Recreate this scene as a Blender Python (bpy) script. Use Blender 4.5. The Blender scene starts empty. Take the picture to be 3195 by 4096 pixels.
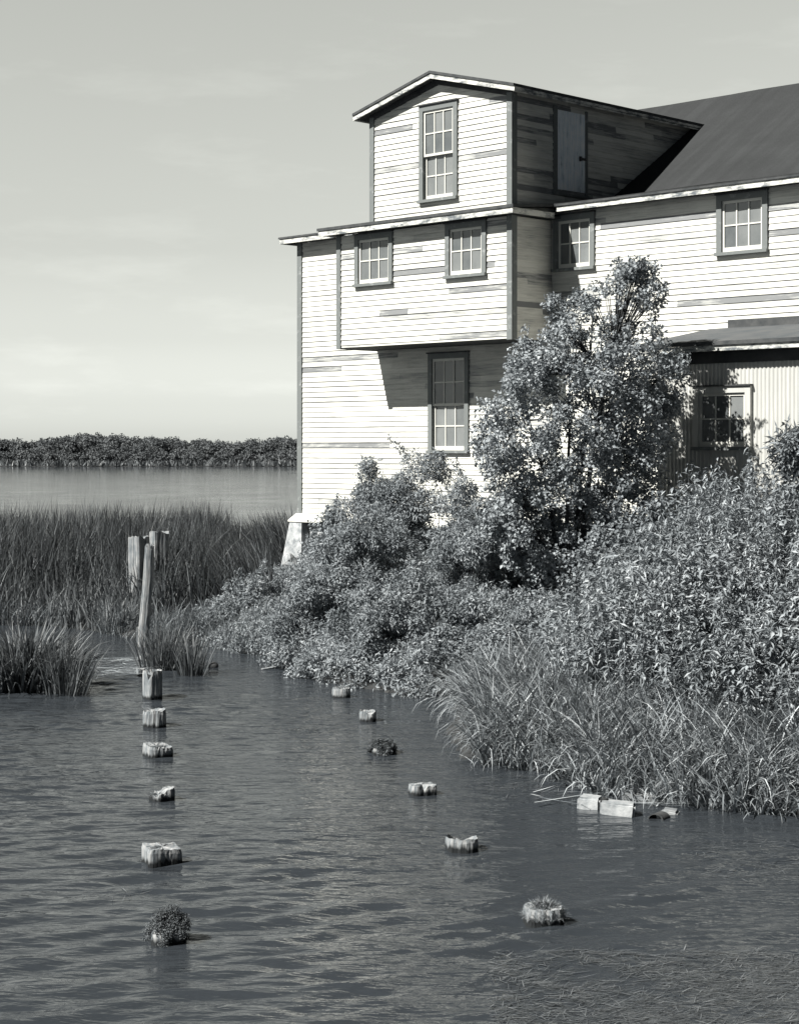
import bpy, math, random
import numpy as np
from mathutils import Vector, Matrix

rng = np.random.default_rng(11)
random.seed(5)
scene = bpy.context.scene
COL = scene.collection
R = math.radians

# ------------------------------------------------------------------ camera
H = 3.2                      # eye above the water
F = 7150.0                   # focal length in photo pixels (photo 3195 wide)
HOR = 1790.0                 # horizon row in the photo
cam_d = bpy.data.cameras.new("camera")
cam = bpy.data.objects.new("camera", cam_d)
COL.objects.link(cam)
cam.location = (0, 0, H)
cam.rotation_euler = (R(90), 0, 0)
cam_d.sensor_fit = 'HORIZONTAL'
cam_d.sensor_width = 36
cam_d.lens = 36 * F / 3195
cam_d.shift_y = -(2048 - HOR) / 3195
cam_d.clip_end = 20000
cam_d.clip_start = 0.1
scene.camera = cam

S = 3195 / 1704.0            # measuring units: a 1704-wide view of the photo


def onwater(dx, dy, z=0.0):
    """where the sight line through a measured point meets height z"""
    Y = (H - z) * F / (dy * S - HOR)
    return ((dx * S - 1597.5) / F * Y, Y)


def xat(dx, Y):
    return (dx * S - 1597.5) / F * Y


def zat(dy, Y):
    return H - (dy * S - HOR) / F * Y


# ------------------------------------------------------------------ object helpers
def link(o):
    COL.objects.link(o)
    return o


def tag(o, label=None, cat=None, group=None, kind=None):
    if label: o["label"] = label
    if cat: o["category"] = cat
    if group: o["group"] = group
    if kind: o["kind"] = kind
    return o


def empty(name, loc, rz=0.0):
    o = bpy.data.objects.new(name, None)
    o.location = loc
    o.rotation_euler = (0, 0, rz)
    o.empty_display_size = 0.2
    return link(o)


def mesh_obj(name, verts, faces, mat, parent=None, smooth=False, tone=None, loc=None):
    me = bpy.data.meshes.new(name)
    me.from_pydata([tuple(v) for v in verts], [], faces)
    me.update()
    return _fin(name, me, mat, parent, smooth, tone, loc)


def np_obj(name, V, faces, mat, parent=None, smooth=False, tone=None, loc=None):
    """V (n,3); faces (m,k) int array, every face k corners"""
    me = bpy.data.meshes.new(name)
    V = np.asarray(V, dtype=np.float32)
    faces = np.asarray(faces, dtype=np.int32)
    m, k = faces.shape
    me.vertices.add(len(V))
    me.vertices.foreach_set("co", V.ravel())
    me.loops.add(m * k)
    me.loops.foreach_set("vertex_index", faces.ravel())
    me.polygons.add(m)
    me.polygons.foreach_set("loop_start", np.arange(0, m * k, k, dtype=np.int32))
    me.polygons.foreach_set("loop_total", np.full(m, k, dtype=np.int32))
    me.update(calc_edges=True)
    return _fin(name, me, mat, parent, smooth, tone, loc)


def _fin(name, me, mat, parent, smooth, tone, loc):
    if smooth:
        me.polygons.foreach_set("use_smooth", [True] * len(me.polygons))
    if tone is not None:
        a = me.attributes.new("tone", 'FLOAT', 'FACE')
        a.data.foreach_set("value", np.asarray(tone, dtype=np.float32))
    me.materials.append(mat)
    o = bpy.data.objects.new(name, me)
    if parent is not None: o.parent = parent
    if loc is not None: o.location = loc
    return link(o)


class MB:
    """collects boxes and quads into one mesh"""
    def __init__(self):
        self.v, self.f, self.t = [], [], []

    def add(self, vs, fs, tone=0.5):
        b = len(self.v)
        self.v += [tuple(p) for p in vs]
        self.f += [tuple(i + b for i in f) for f in fs]
        self.t += [tone] * len(fs)

    def box(self, x0, x1, y0, y1, z0, z1, tone=0.5):
        self.add([(x0, y0, z0), (x1, y0, z0), (x1, y1, z0), (x0, y1, z0),
                  (x0, y0, z1), (x1, y0, z1), (x1, y1, z1), (x0, y1, z1)],
                 [(0, 3, 2, 1), (4, 5, 6, 7), (0, 1, 5, 4), (1, 2, 6, 5), (2, 3, 7, 6), (3, 0, 4, 7)], tone)

    def prism(self, prof, axis_pts):
        pass

    def build(self, name, mat, parent=None, loc=None, smooth=False):
        return mesh_obj(name, self.v, self.f, mat, parent, smooth, self.t, loc)


# ------------------------------------------------------------------ materials
def cool(v, a=0.10):
    return (v * (1 - a), v, v * (1 + a * 0.85), 1)


def warm(v):
    return (v, v * 0.992, v * 0.93, 1)


class NT:
    def __init__(self, name):
        self.m = bpy.data.materials.new(name)
        self.m.use_nodes = True
        self.t = self.m.node_tree
        self.b = self.t.nodes["Principled BSDF"]
        self.out = self.t.nodes["Material Output"]

    def n(self, typ, **kw):
        nd = self.t.nodes.new(typ)
        for k, v in kw.items():
            if k.startswith("i_"):
                nd.inputs[k[2:].replace("_", " ")].default_value = v
            else:
                setattr(nd, k, v)
        return nd

    def l(self, a, b):
        self.t.links.new(a, b)

    def coords(self, scale=(1, 1, 1), src="Object"):
        tc = self.n("ShaderNodeTexCoord")
        mp = self.n("ShaderNodeMapping")
        mp.inputs["Scale"].default_value = scale
        self.l(tc.outputs[src], mp.inputs["Vector"])
        return mp.outputs["Vector"]

    def noise(self, vec, scale, detail=4, rough=0.55):
        nd = self.n("ShaderNodeTexNoise")
        nd.inputs["Scale"].default_value = scale
        nd.inputs["Detail"].default_value = detail
        nd.inputs["Roughness"].default_value = rough
        self.l(vec, nd.inputs["Vector"])
        return nd.outputs["Fac"]

    def ramp(self, fac, stops):
        r = self.n("ShaderNodeValToRGB")
        e = r.color_ramp.elements
        while len(e) < len(stops): e.new(0.5)
        for el, (p, c) in zip(e, stops):
            el.position = p
            el.color = c if len(c) == 4 else (*c, 1)
        self.l(fac, r.inputs["Fac"])
        return r.outputs["Color"]

    def attr(self, name="tone"):
        a = self.n("ShaderNodeAttribute")
        a.attribute_name = name
        return a.outputs["Fac"]

    def math(self, op, a, b=None, clamp=False):
        nd = self.n("ShaderNodeMath", operation=op, use_clamp=clamp)
        for i, x in enumerate((a, b)):
            if x is None: continue
            if isinstance(x, (int, float)): nd.inputs[i].default_value = x
            else: self.l(x, nd.inputs[i])
        return nd.outputs[0]

    def mix(self, fac, a, b, typ='MIX'):
        nd = self.n("ShaderNodeMix", data_type='RGBA', blend_type=typ)
        for sock, x in ((nd.inputs[0], fac), (nd.inputs[6], a), (nd.inputs[7], b)):
            if isinstance(x, (int, float)): sock.default_value = x
            elif isinstance(x, tuple): sock.default_value = x
            else: self.l(x, sock)
        return nd.outputs[2]

    def bump(self, h, strength=0.4, dist=0.02):
        bp = self.n("ShaderNodeBump")
        bp.inputs["Strength"].default_value = strength
        bp.inputs["Distance"].default_value = dist
        self.l(h, bp.inputs["Height"])
        self.l(bp.outputs["Normal"], self.b.inputs["Normal"])
        return bp

    def base(self, c, rough=0.7, spec=0.3):
        if isinstance(c, tuple): self.b.inputs["Base Color"].default_value = c
        else: self.l(c, self.b.inputs["Base Color"])
        self.b.inputs["Roughness"].default_value = rough
        self.b.inputs["Specular IOR Level"].default_value = spec
        return self.m


def mat_clapboard():
    n = NT("white_clapboard_paint")
    v = n.coords((0.9, 0.9, 14))
    v2 = n.coords((0.5, 0.5, 1.4))
    streak = n.noise(v, 2.6, 6, 0.65)
    patch = n.noise(v2, 1.6, 4, 0.6)
    tone = n.attr()
    # per-board wear: few boards lost most of their paint
    wear = n.math('ADD', n.math('MULTIPLY', streak, 0.75), n.math('MULTIPLY', patch, 0.55))
    wear = n.math('ADD', wear, n.math('MULTIPLY', tone, 0.55))
    c = n.ramp(wear, [(0.0, warm(0.62)), (0.60, warm(0.61)), (0.76, warm(0.50)), (0.95, (0.29, 0.295, 0.29, 1)), (1.0, (0.17, 0.175, 0.18, 1))])
    c2 = n.mix(n.ramp(n.noise(n.coords((2, 2, 30)), 9, 3), [(0.35, (1, 1, 1)), (0.75, (0.86, 0.86, 0.86))]), c, c, 'MULTIPLY')
    fine = n.ramp(n.noise(n.coords((3, 3, 40)), 6, 4, 0.7), [(0.3, (0.9, 0.9, 0.9)), (0.6, (1, 1, 1))])
    n.bump(streak, 0.25, 0.004)
    return n.base(n.mix(1.0, c, fine, 'MULTIPLY'), 0.75, 0.2)


def mat_worn_trim(name, col, dark, amount=0.55, scale=3.0, stretch=(1, 1, 1)):
    n = NT(name)
    f = n.noise(n.coords(stretch), scale, 7, 0.7)
    c = n.ramp(f, [(amount - 0.06, col), (amount + 0.10, dark)])
    n.bump(f, 0.3, 0.005)
    return n.base(c, 0.75, 0.2)


def mat_roof():
    n = NT("dark_roll_roofing")
    v = n.coords((1, 1, 1))
    f = n.noise(v, 1.1, 6, 0.65)
    st = n.noise(n.coords((2.6, 0.12, 0.12)), 1.5, 4, 0.6)
    g = n.noise(v, 60, 2, 0.6)
    k = n.math('ADD', n.math('MULTIPLY', f, 0.5), n.math('MULTIPLY', st, 0.5))
    c = n.ramp(k, [(0.3, cool(0.020, .05)), (0.5, cool(0.030, .05)), (0.7, cool(0.046, .05))])
    c = n.mix(0.35, c, n.ramp(g, [(0.3, cool(0.018, .05)), (0.7, cool(0.05, .05))]))
    n.bump(n.math('ADD', g, f), 0.3, 0.01)
    return n.base(c, 0.9, 0.15)


def mat_wood(name, lo, hi, vert=True, wet=False):
    """grey weathered timber; grain runs along local z"""
    n = NT(name)
    v = n.coords((14, 14, 0.9) if vert else (1, 14, 14))
    g = n.noise(v, 2.2, 6, 0.65)
    p = n.noise(n.coords((3, 3, 3)), 2.0, 4)
    k = n.math('ADD', n.math('MULTIPLY', g, 0.75), n.math('MULTIPLY', p, 0.3))
    c = n.ramp(k, [(0.34, cool(lo * 0.35)), (0.46, cool(lo)), (0.62, cool(hi, 0.01))])
    if wet:
        sx = n.n("ShaderNodeSeparateXYZ")
        geo = n.n("ShaderNodeNewGeometry")
        n.l(geo.outputs["Position"], sx.inputs[0])
        hh = n.math('ADD', sx.outputs[2], n.math('MULTIPLY', n.noise(n.coords((22, 22, 5)), 1.2, 4), -0.10))
        wetf = n.ramp(n.math('ADD', n.math('MULTIPLY', hh, 8), 0.5), [(0.0, (1, 1, 1)), (0.25, (1, 1, 1)), (0.5, (0, 0, 0))])
        c = n.mix(wetf, c, cool(0.018, 0.1))
    n.bump(g, 0.7, 0.012)
    return n.base(c, 0.85, 0.2)


def mat_leaf(name, lo, hi, trans=0.25, rough=0.45, spec=0.4, lo_a=0.10):
    n = NT(name)
    t = n.attr()
    c = n.ramp(t, [(0.0, cool(lo, lo_a)), (0.7, cool((lo + hi) / 2, lo_a * 0.75)), (1.0, cool(hi, 0.05))])
    n.base(c, rough, spec)
    tr = n.n("ShaderNodeBsdfTranslucent")
    n.l(c, tr.inputs["Color"])
    mx = n.n("ShaderNodeMixShader")
    mx.inputs[0].default_value = trans
    n.l(n.b.outputs[0], mx.inputs[1])
    n.l(tr.outputs[0], mx.inputs[2])
    n.l(mx.outputs[0], n.out.inputs["Surface"])
    return n.m


def mat_plain(name, v, rough=0.8, spec=0.2, var=0.3, scale=4, bump=0.3):
    n = NT(name)
    f = n.noise(n.coords(), scale, 6, 0.65)
    c = n.ramp(f, [(0.3, cool(v * (1 - var))), (0.7, cool(v * (1 + var), 0.02))])
    n.bump(f, bump, 0.02)
    return n.base(c, rough, spec)


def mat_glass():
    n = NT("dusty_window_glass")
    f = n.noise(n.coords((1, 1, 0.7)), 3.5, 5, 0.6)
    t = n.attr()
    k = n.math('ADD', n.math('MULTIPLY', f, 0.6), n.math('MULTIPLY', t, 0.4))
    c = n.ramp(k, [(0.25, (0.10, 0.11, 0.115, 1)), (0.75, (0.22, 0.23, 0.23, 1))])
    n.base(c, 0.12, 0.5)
    n.b.inputs["Roughness"].default_value = 0.25
    tr = n.n("ShaderNodeBsdfTransparent")
    tr.inputs["Color"].default_value = (0.8, 0.82, 0.82, 1)
    mx = n.n("ShaderNodeMixShader")
    mx.inputs[0].default_value = 0.22
    n.l(n.b.outputs[0], mx.inputs[1])
    n.l(tr.outputs[0], mx.inputs[2])
    n.l(mx.outputs[0], n.out.inputs["Surface"])
    return n.m


def mat_water():
    n = NT("rippled_dark_water")
    geo = n.n("ShaderNodeNewGeometry")

    def mp(scale, rot):
        m = n.n("ShaderNodeMapping")
        m.inputs["Scale"].default_value = scale
        m.inputs["Rotation"].default_value = (0, 0, rot)
        n.l(geo.outputs["Position"], m.inputs["Vector"])
        return m.outputs["Vector"]
    w1 = n.noise(mp((0.55, 2.1, 1), R(-9)), 1.25, 3, 0.5)
    w2 = n.noise(mp((1.1, 3.4, 1), R(14)), 2.6, 3, 0.55)
    w3 = n.noise(mp((1.2, 2.6, 1), R(-20)), 9.0, 2, 0.5)
    calm = n.noise(mp((0.25, 0.16, 1), R(-25)), 1.0, 2, 0.5)
    amp = n.ramp(calm, [(0.36, (0.45, 0.45, 0.45)), (0.6, (1, 1, 1))])
    h = n.math('ADD', n.math('MULTIPLY', w1, 1.0), n.math('MULTIPLY', w2, 0.42))
    h = n.math('ADD', h, n.math('MULTIPLY', w3, 0.10))
    h = n.math('MULTIPLY', h, amp)
    sx = n.n("ShaderNodeSeparateXYZ")
    n.l(geo.outputs["Position"], sx.inputs[0])
    h = n.math('MULTIPLY', h, n.ramp(n.math('MULTIPLY', sx.outputs[1], 0.005), [(0.16, (1, 1, 1)), (0.4, (0.35, 0.35, 0.35))]))
    n.bump(h, 1.0, 0.062)
    n.base((0.026, 0.030, 0.035, 1), 0.05, 0.5)
    n.b.inputs["IOR"].default_value = 1.33
    n.b.inputs["Specular Tint"].default_value = (0.84, 0.95, 1.0, 1)
    return n.m


def mat_corrugated():
    n = NT("pale_corrugated_iron")
    f = n.noise(n.coords((6, 6, 0.6)), 2.0, 5, 0.6)
    c = n.ramp(f, [(0.3, (0.36, 0.36, 0.345, 1)), (0.7, (0.46, 0.46, 0.44, 1))])
    return n.base(c, 0.6, 0.3)


M = dict(
    clap=mat_clapboard(),
    trim=mat_worn_trim("grey_trim_paint", (0.135, 0.145, 0.145, 1), (0.28, 0.29, 0.29, 1), 0.62, 7),
    fascia=mat_worn_trim("flaking_white_fascia", warm(0.60), cool(0.12), 0.50, 3.2, (1, 1, 3)),
    sash=mat_worn_trim("white_sash_paint", warm(0.52), warm(0.5), 0.66, 9),
    roof=mat_roof(),
    roofedge=mat_plain("tarred_roof_edge", 0.06, 0.9, 0.1, 0.35, 6),
    shedroof=mat_plain("faded_shed_roofing", 0.085, 0.9, 0.1, 0.18, 3),
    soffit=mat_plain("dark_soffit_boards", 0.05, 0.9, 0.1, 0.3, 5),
    door=mat_wood("bare_plank_door", 0.72, 0.85),
    glass=mat_glass(),
    curtain=mat_plain("pale_curtain_cloth", 0.6, 0.9, 0.1, 0.06, 8),
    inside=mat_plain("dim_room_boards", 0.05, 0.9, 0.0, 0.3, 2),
    corr=mat_corrugated(),
    iron=mat_plain("dark_iron", 0.03, 0.6, 0.4, 0.3, 20),
    concrete=mat_plain("pale_concrete", 0.30, 0.9, 0.1, 0.5, 7, 0.8),
    stone=mat_plain("grey_stone", 0.2, 0.9, 0.1, 0.35, 6, 0.6),
    pile=mat_wood("weathered_pile_wood", 0.15, 0.30, True, True),
    post=mat_wood("silvered_post_wood", 0.14, 0.27),
    moss=mat_leaf("moss_tuft", 0.06, 0.34, 0.15, 0.6, 0.2),
    water=mat_water(),
    ground=mat_plain("muddy_bank_soil", 0.035, 0.95, 0.1, 0.5, 3),
    bark=mat_plain("dark_bark", 0.05, 0.9, 0.1, 0.4, 15),
    leaf_tree=mat_leaf("broad_tree_leaf", 0.14, 0.50, 0.25, 0.65, 0.22),
    leaf_shrub=mat_leaf("narrow_shrub_leaf", 0.14, 0.46, 0.28, 0.7, 0.15),
    leaf_weed=mat_leaf("weed_leaf", 0.12, 0.46, 0.2, 0.7, 0.15),
    bedreed=mat_leaf("dark_cattail_blade", 0.025, 0.24, 0.2, 0.5, 0.3),
    reed=mat_leaf("cattail_blade", 0.04, 0.22, 0.25, 0.5, 0.35),
    grass=mat_leaf("bank_grass_blade", 0.08, 0.48, 0.10, 0.5, 0.25),
    straw=mat_leaf("dead_reed_straw", 0.24, 0.45, 0.1, 0.7, 0.2),
    far=mat_leaf("far_wood_leaf", 0.09, 0.17, 0.2, 0.7, 0.1, 0.08),  # leaf colour lightened in place of distance haze
)

# ------------------------------------------------------------------ setting: ground, water, sky
shore_d = [(-260, 1330), (-40, 1332), (100, 1335), (200, 1345), (330, 1372), (440, 1372), (520, 1392), (600, 1402),
           (650, 1443), (760, 1466), (880, 1484), (985, 1480), (950, 1560), (1000, 1622), (1100, 1634), (1200, 1648),
           (1300, 1694), (1400, 1704), (1500, 1716), (1600, 1728), (1704, 1734), (1820, 1740)]
front = [onwater(*p) for p in shore_d]
land = np.array([(-60, 31.5)] + front + [(12, 13), (60, 8), (70, 90), (4, 80), (0.5, 52), (-4, 45), (-14, 43.5), (-60, 43)])


def inside_poly(P, poly):
    x, y = P[:, 0], P[:, 1]
    c = np.zeros(len(P), bool)
    n = len(poly)
    for i in range(n):
        x1, y1 = poly[i]
        x2, y2 = poly[(i + 1) % n]
        cond = ((y1 > y) != (y2 > y))
        xi = (x2 - x1) * (y - y1) / ((y2 - y1) if y2 != y1 else 1e-9) + x1
        c ^= cond & (x < xi)
    return c


def edge_dist(P, poly):
    d = np.full(len(P), 1e9)
    n = len(poly)
    for i in range(n):
        a = np.array(poly[i]); b = np.array(poly[(i + 1) % n])
        ab = b - a
        t = np.clip(((P - a) @ ab) / (ab @ ab), 0, 1)
        d = np.minimum(d, np.linalg.norm(P - (a + t[:, None] * ab), axis=1))
    return d


def sdist(P):
    P = np.asarray(P, float)
    d = edge_dist(P, land)
    return np.where(inside_poly(P, land), d, -d)


def wob(x, y, s, k=0.0):
    return (np.sin(x * s + 1.3 + k) * np.cos(y * s * 1.13 + 0.7 * k) + 0.6 * np.sin(x * s * 2.3 + y * s * 1.9 + 2.1 + k)
            + 0.35 * np.sin(x * s * 4.7 - y * s * 4.1 + k * 2)) / 1.95


def ground_z(x, y):
    x = np.asarray(x, float); y = np.asarray(y, float)
    sd = sdist(np.stack([x.ravel(), y.ravel()], 1)).reshape(x.shape)
    cap = np.interp(x, [-6, -3, -1.5, 1, 4], [0.12, 0.18, 0.75, 1.15, 1.5])
    up = np.minimum(sd * 0.20, cap) + 0.02
    z = np.where(sd > 0, up, np.maximum(sd * 0.35, -0.9) - 0.02)
    z = z + wob(x, y, 1.7) * 0.05 * (np.abs(x) < 40)
    far = (y > 300)
    z = np.where(far, 0.35 + np.minimum((y - 300) * 0.004, 3), z)
    return z


def axis(segs):
    out = []
    for a, b, st in segs:
        out += list(np.arange(a, b, st))
    out.append(segs[-1][1])
    return np.array(out)


gx = axis([(-4000, -400, 600), (-400, -60, 40), (-60, -14, 4), (-14, 14, 0.35), (14, 60, 4), (60, 400, 40), (400, 4000, 600)])
gy = axis([(-30, 8, 4), (8, 48, 0.35), (48, 92, 4), (92, 292, 40), (292, 320, 4), (320, 800, 120), (800, 9000, 1600)])
GX, GY = np.meshgrid(gx, gy)
GZ = ground_z(GX, GY)
nx, ny = len(gx), len(gy)
idx = np.arange(nx * ny).reshape(ny, nx)
gf = np.stack([idx[:-1, :-1], idx[:-1, 1:], idx[1:, 1:], idx[1:, :-1]], -1).reshape(-1, 4)
tag(np_obj("ground", np.stack([GX, GY, GZ], -1).reshape(-1, 3), gf, M["ground"], smooth=True), kind="structure")
# the water sheet: one grid, with real waves where the ripples can be seen
wx = axis([(-4000, -400, 900), (-400, -40, 60), (-40, -7.6, 3), (-7.6, 9.0, 0.045), (9.0, 40, 3), (40, 400, 60), (400, 4000, 900)])
wy = axis([(-30, 6, 4), (6, 8.6, 0.3), (8.6, 22, 0.04), (22, 34, 0.07), (34, 60, 1.5), (60, 308, 31)])
WX, WY = np.meshgrid(wx, wy)
WZ = np.zeros_like(WX)
wr = np.random.default_rng(3)
calm_line = WX + 0.30 * (WY - 10) - 0.2        # > 0 towards the sheltered right bank
shelter = 1 / (1 + np.exp(-calm_line * 1.4 - 0.9 * wob(WX, WY, 0.7)))
patchy = 0.75 + 0.45 * wob(WX, WY, 0.45, 1.7)
for i in range(72):
    lam = wr.uniform(0.12, 0.22) if i % 3 else wr.uniform(0.26, 0.55)
    th = R(90) + wr.normal() * R(22) + R(12)
    kx, ky = 2 * math.pi / lam * math.cos(th), 2 * math.pi / lam * math.sin(th)
    ph = wr.uniform(0, 6.28)
    env = np.clip(0.5 + 0.9 * np.sin(WX * wr.uniform(.3, 1.1) + ph) * np.cos(WY * wr.uniform(.3, 1.1) + 2 * ph), 0, 1.4)
    slope = 0.062 if lam > 0.26 else 0.044
    WZ += slope * lam / (2 * math.pi) * np.sin(kx * WX + ky * WY + ph + 0.5 * np.sin(WX * 0.8 + i)) * env
fade = np.interp(WY, [6, 8.6, 24, 33, 36], [0, 1, 1, 0.5, 0]) * ((WX > -7.6) & (WX < 9.0))
ruff = np.zeros_like(WX)
for dx_, dy_, rr_ in ((1600, 1835, 0.9), (1500, 1930, 0.8), (1250, 2000, 0.7), (1650, 2000, 0.8)):
    qx, qy = onwater(dx_, dy_)
    ruff += np.exp(-(((WX - qx) / rr_) ** 2 + ((WY - qy) / (rr_ * 0.8)) ** 2))
WZ *= fade * patchy * np.clip(1 - 0.6 * shelter + 0.8 * ruff, 0, 1.2)
idx = np.arange(WX.size).reshape(WX.shape)
wf = np.stack([idx[:-1, :-1], idx[:-1, 1:], idx[1:, 1:], idx[1:, :-1]], -1).reshape(-1, 4)
tag(np_obj("water", np.stack([WX, WY, WZ], -1).reshape(-1, 3), wf, M["water"], smooth=True), kind="structure")

# sun direction (light travels along this)
a45 = math.sqrt(0.5)
E1 = Vector((a45, -a45, 0))      # along the front wall, towards the viewer's right
E2 = Vector((a45, a45, 0))       # into the building
sun_dir = (E2 * 1.03 + E1 * 0.29 + Vector((0, 0, -1.07))).normalized()
sd_ = bpy.data.lights.new("sun", 'SUN')
sd_.energy = 5.0
sd_.angle = R(0.5)
sd_.color = (1.0, 0.98, 0.92)
sun = link(bpy.data.objects.new("sun", sd_))
sun.rotation_euler = sun_dir.to_track_quat('-Z', 'Y').to_euler()
sun.location = (-20, -20, 30)
sun_el = math.asin(-sun_dir.z)
sun_az = math.atan2(-sun_dir.x, -sun_dir.y)

w = bpy.data.worlds.new("World")
scene.world = w
w.use_nodes = True
nt = w.node_tree
bg = nt.nodes["Background"]
sky = nt.nodes.new("ShaderNodeTexSky")
sky.sky_type = 'NISHITA'
sky.sun_disc = False
sky.sun_elevation = sun_el
sky.sun_rotation = sun_az
sky.air_density = 1.0
sky.dust_density = 1.5
bw = nt.nodes.new("ShaderNodeRGBToBW")
nt.links.new(sky.outputs[0], bw.inputs[0])
tc = nt.nodes.new("ShaderNodeTexCoord")
sp = nt.nodes.new("ShaderNodeSeparateXYZ")
nt.links.new(tc.outputs["Generated"], sp.inputs[0])
rmp = nt.nodes.new("ShaderNodeValToRGB")
el = rmp.color_ramp.elements
sv = lambda v, b=0.0: (v * (0.975 - b), v, v * (0.93 + b))
stops = [(0.0, sv(0.80)), (0.025, sv(0.56)), (0.06, sv(0.42)), (0.11, sv(0.37)), (0.25, sv(0.43)), (0.36, sv(0.34, .01)), (0.55, sv(0.07, .06)), (1.0, sv(0.02, .12))]
while len(el) < len(stops): el.new(0.5)
for e_, (p, c) in zip(el, stops):
    e_.position = p
    e_.color = (*c, 1)
nt.links.new(sp.outputs[2], rmp.inputs[0])
gain = nt.nodes.new("ShaderNodeMix"); gain.data_type = 'RGBA'; gain.blend_type = 'MULTIPLY'; gain.inputs[0].default_value = 1
nt.links.new(rmp.outputs[0], gain.inputs[6]); gain.inputs[7].default_value = (2.0, 2.0, 2.0, 1)
# thin cloud streaks low over the lake
mpn = nt.nodes.new("ShaderNodeMapping")
mpn.inputs["Scale"].default_value = (5, 5, 22)
nt.links.new(tc.outputs["Generated"], mpn.inputs[0])
cn = nt.nodes.new("ShaderNodeTexNoise")
cn.inputs["Scale"].default_value = 2.2
cn.inputs["Detail"].default_value = 6
cn.inputs["Roughness"].default_value = 0.6
nt.links.new(mpn.outputs[0], cn.inputs["Vector"])
cr = nt.nodes.new("ShaderNodeValToRGB")
cr.color_ramp.elements[0].position = 0.53
cr.color_ramp.elements[0].color = (1, 1, 1, 1)
cr.color_ramp.elements[1].position = 0.75
cr.color_ramp.elements[1].color = (1.09, 1.09, 1.09, 1)
nt.links.new(cn.outputs[0], cr.inputs[0])
mul = nt.nodes.new("ShaderNodeMix"); mul.data_type = 'RGBA'; mul.blend_type = 'MULTIPLY'; mul.inputs[0].default_value = 1
nt.links.new(bw.outputs[0], mul.inputs[6]); nt.links.new(gain.outputs[2], mul.inputs[7])
mul2 = nt.nodes.new("ShaderNodeMix"); mul2.data_type = 'RGBA'; mul2.blend_type = 'MULTIPLY'; mul2.inputs[0].default_value = 1
nt.links.new(mul.outputs[2], mul2.inputs[6]); nt.links.new(cr.outputs[0], mul2.inputs[7])
# sky dimmed outside the view, right and behind, to darken shaded walls
dt = nt.nodes.new("ShaderNodeVectorMath"); dt.operation = 'DOT_PRODUCT'
nt.links.new(tc.outputs["Generated"], dt.inputs[0]); dt.inputs[1].default_value = (0.6, -0.8, 0)
fr = nt.nodes.new("ShaderNodeValToRGB")
ad = nt.nodes.new('ShaderNodeMath'); ad.operation = 'ADD'; ad.inputs[1].default_value = 0.55
fr.color_ramp.elements[0].position = 0.0; fr.color_ramp.elements[0].color = (1, 1, 1, 1)
fr.color_ramp.elements[1].position = 0.65; fr.color_ramp.elements[1].color = (0.12, 0.14, 0.17, 1)
nt.links.new(dt.outputs["Value"], ad.inputs[0]); nt.links.new(ad.outputs[0], fr.inputs[0])
mul3 = nt.nodes.new("ShaderNodeMix"); mul3.data_type = 'RGBA'; mul3.blend_type = 'MULTIPLY'; mul3.inputs[0].default_value = 1
nt.links.new(mul2.outputs[2], mul3.inputs[6]); nt.links.new(fr.outputs[0], mul3.inputs[7])
nt.links.new(mul3.outputs[2], bg.inputs["Color"])
bg.inputs["Strength"].default_value = 0.10

scene.view_settings.view_transform = 'Standard'
scene.view_settings.look = 'None'
scene.view_settings.exposure = 1.15
scene.view_settings.gamma = 1.0
scene.cycles.max_bounces = 6
scene.cycles.transparent_max_bounces = 8

# ------------------------------------------------------------------ the mill
BX, BY = -1.96, 35.0
mill = empty("mill_building", (BX, BY, H), R(-45))
tag(mill, "white clapboard mill with a gabled loft tower and overhanging bay, standing on the bank", "building")
# local frame: x along the front wall (from its far left corner), y into the building, z from eye level
COURSE = 0.098


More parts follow.
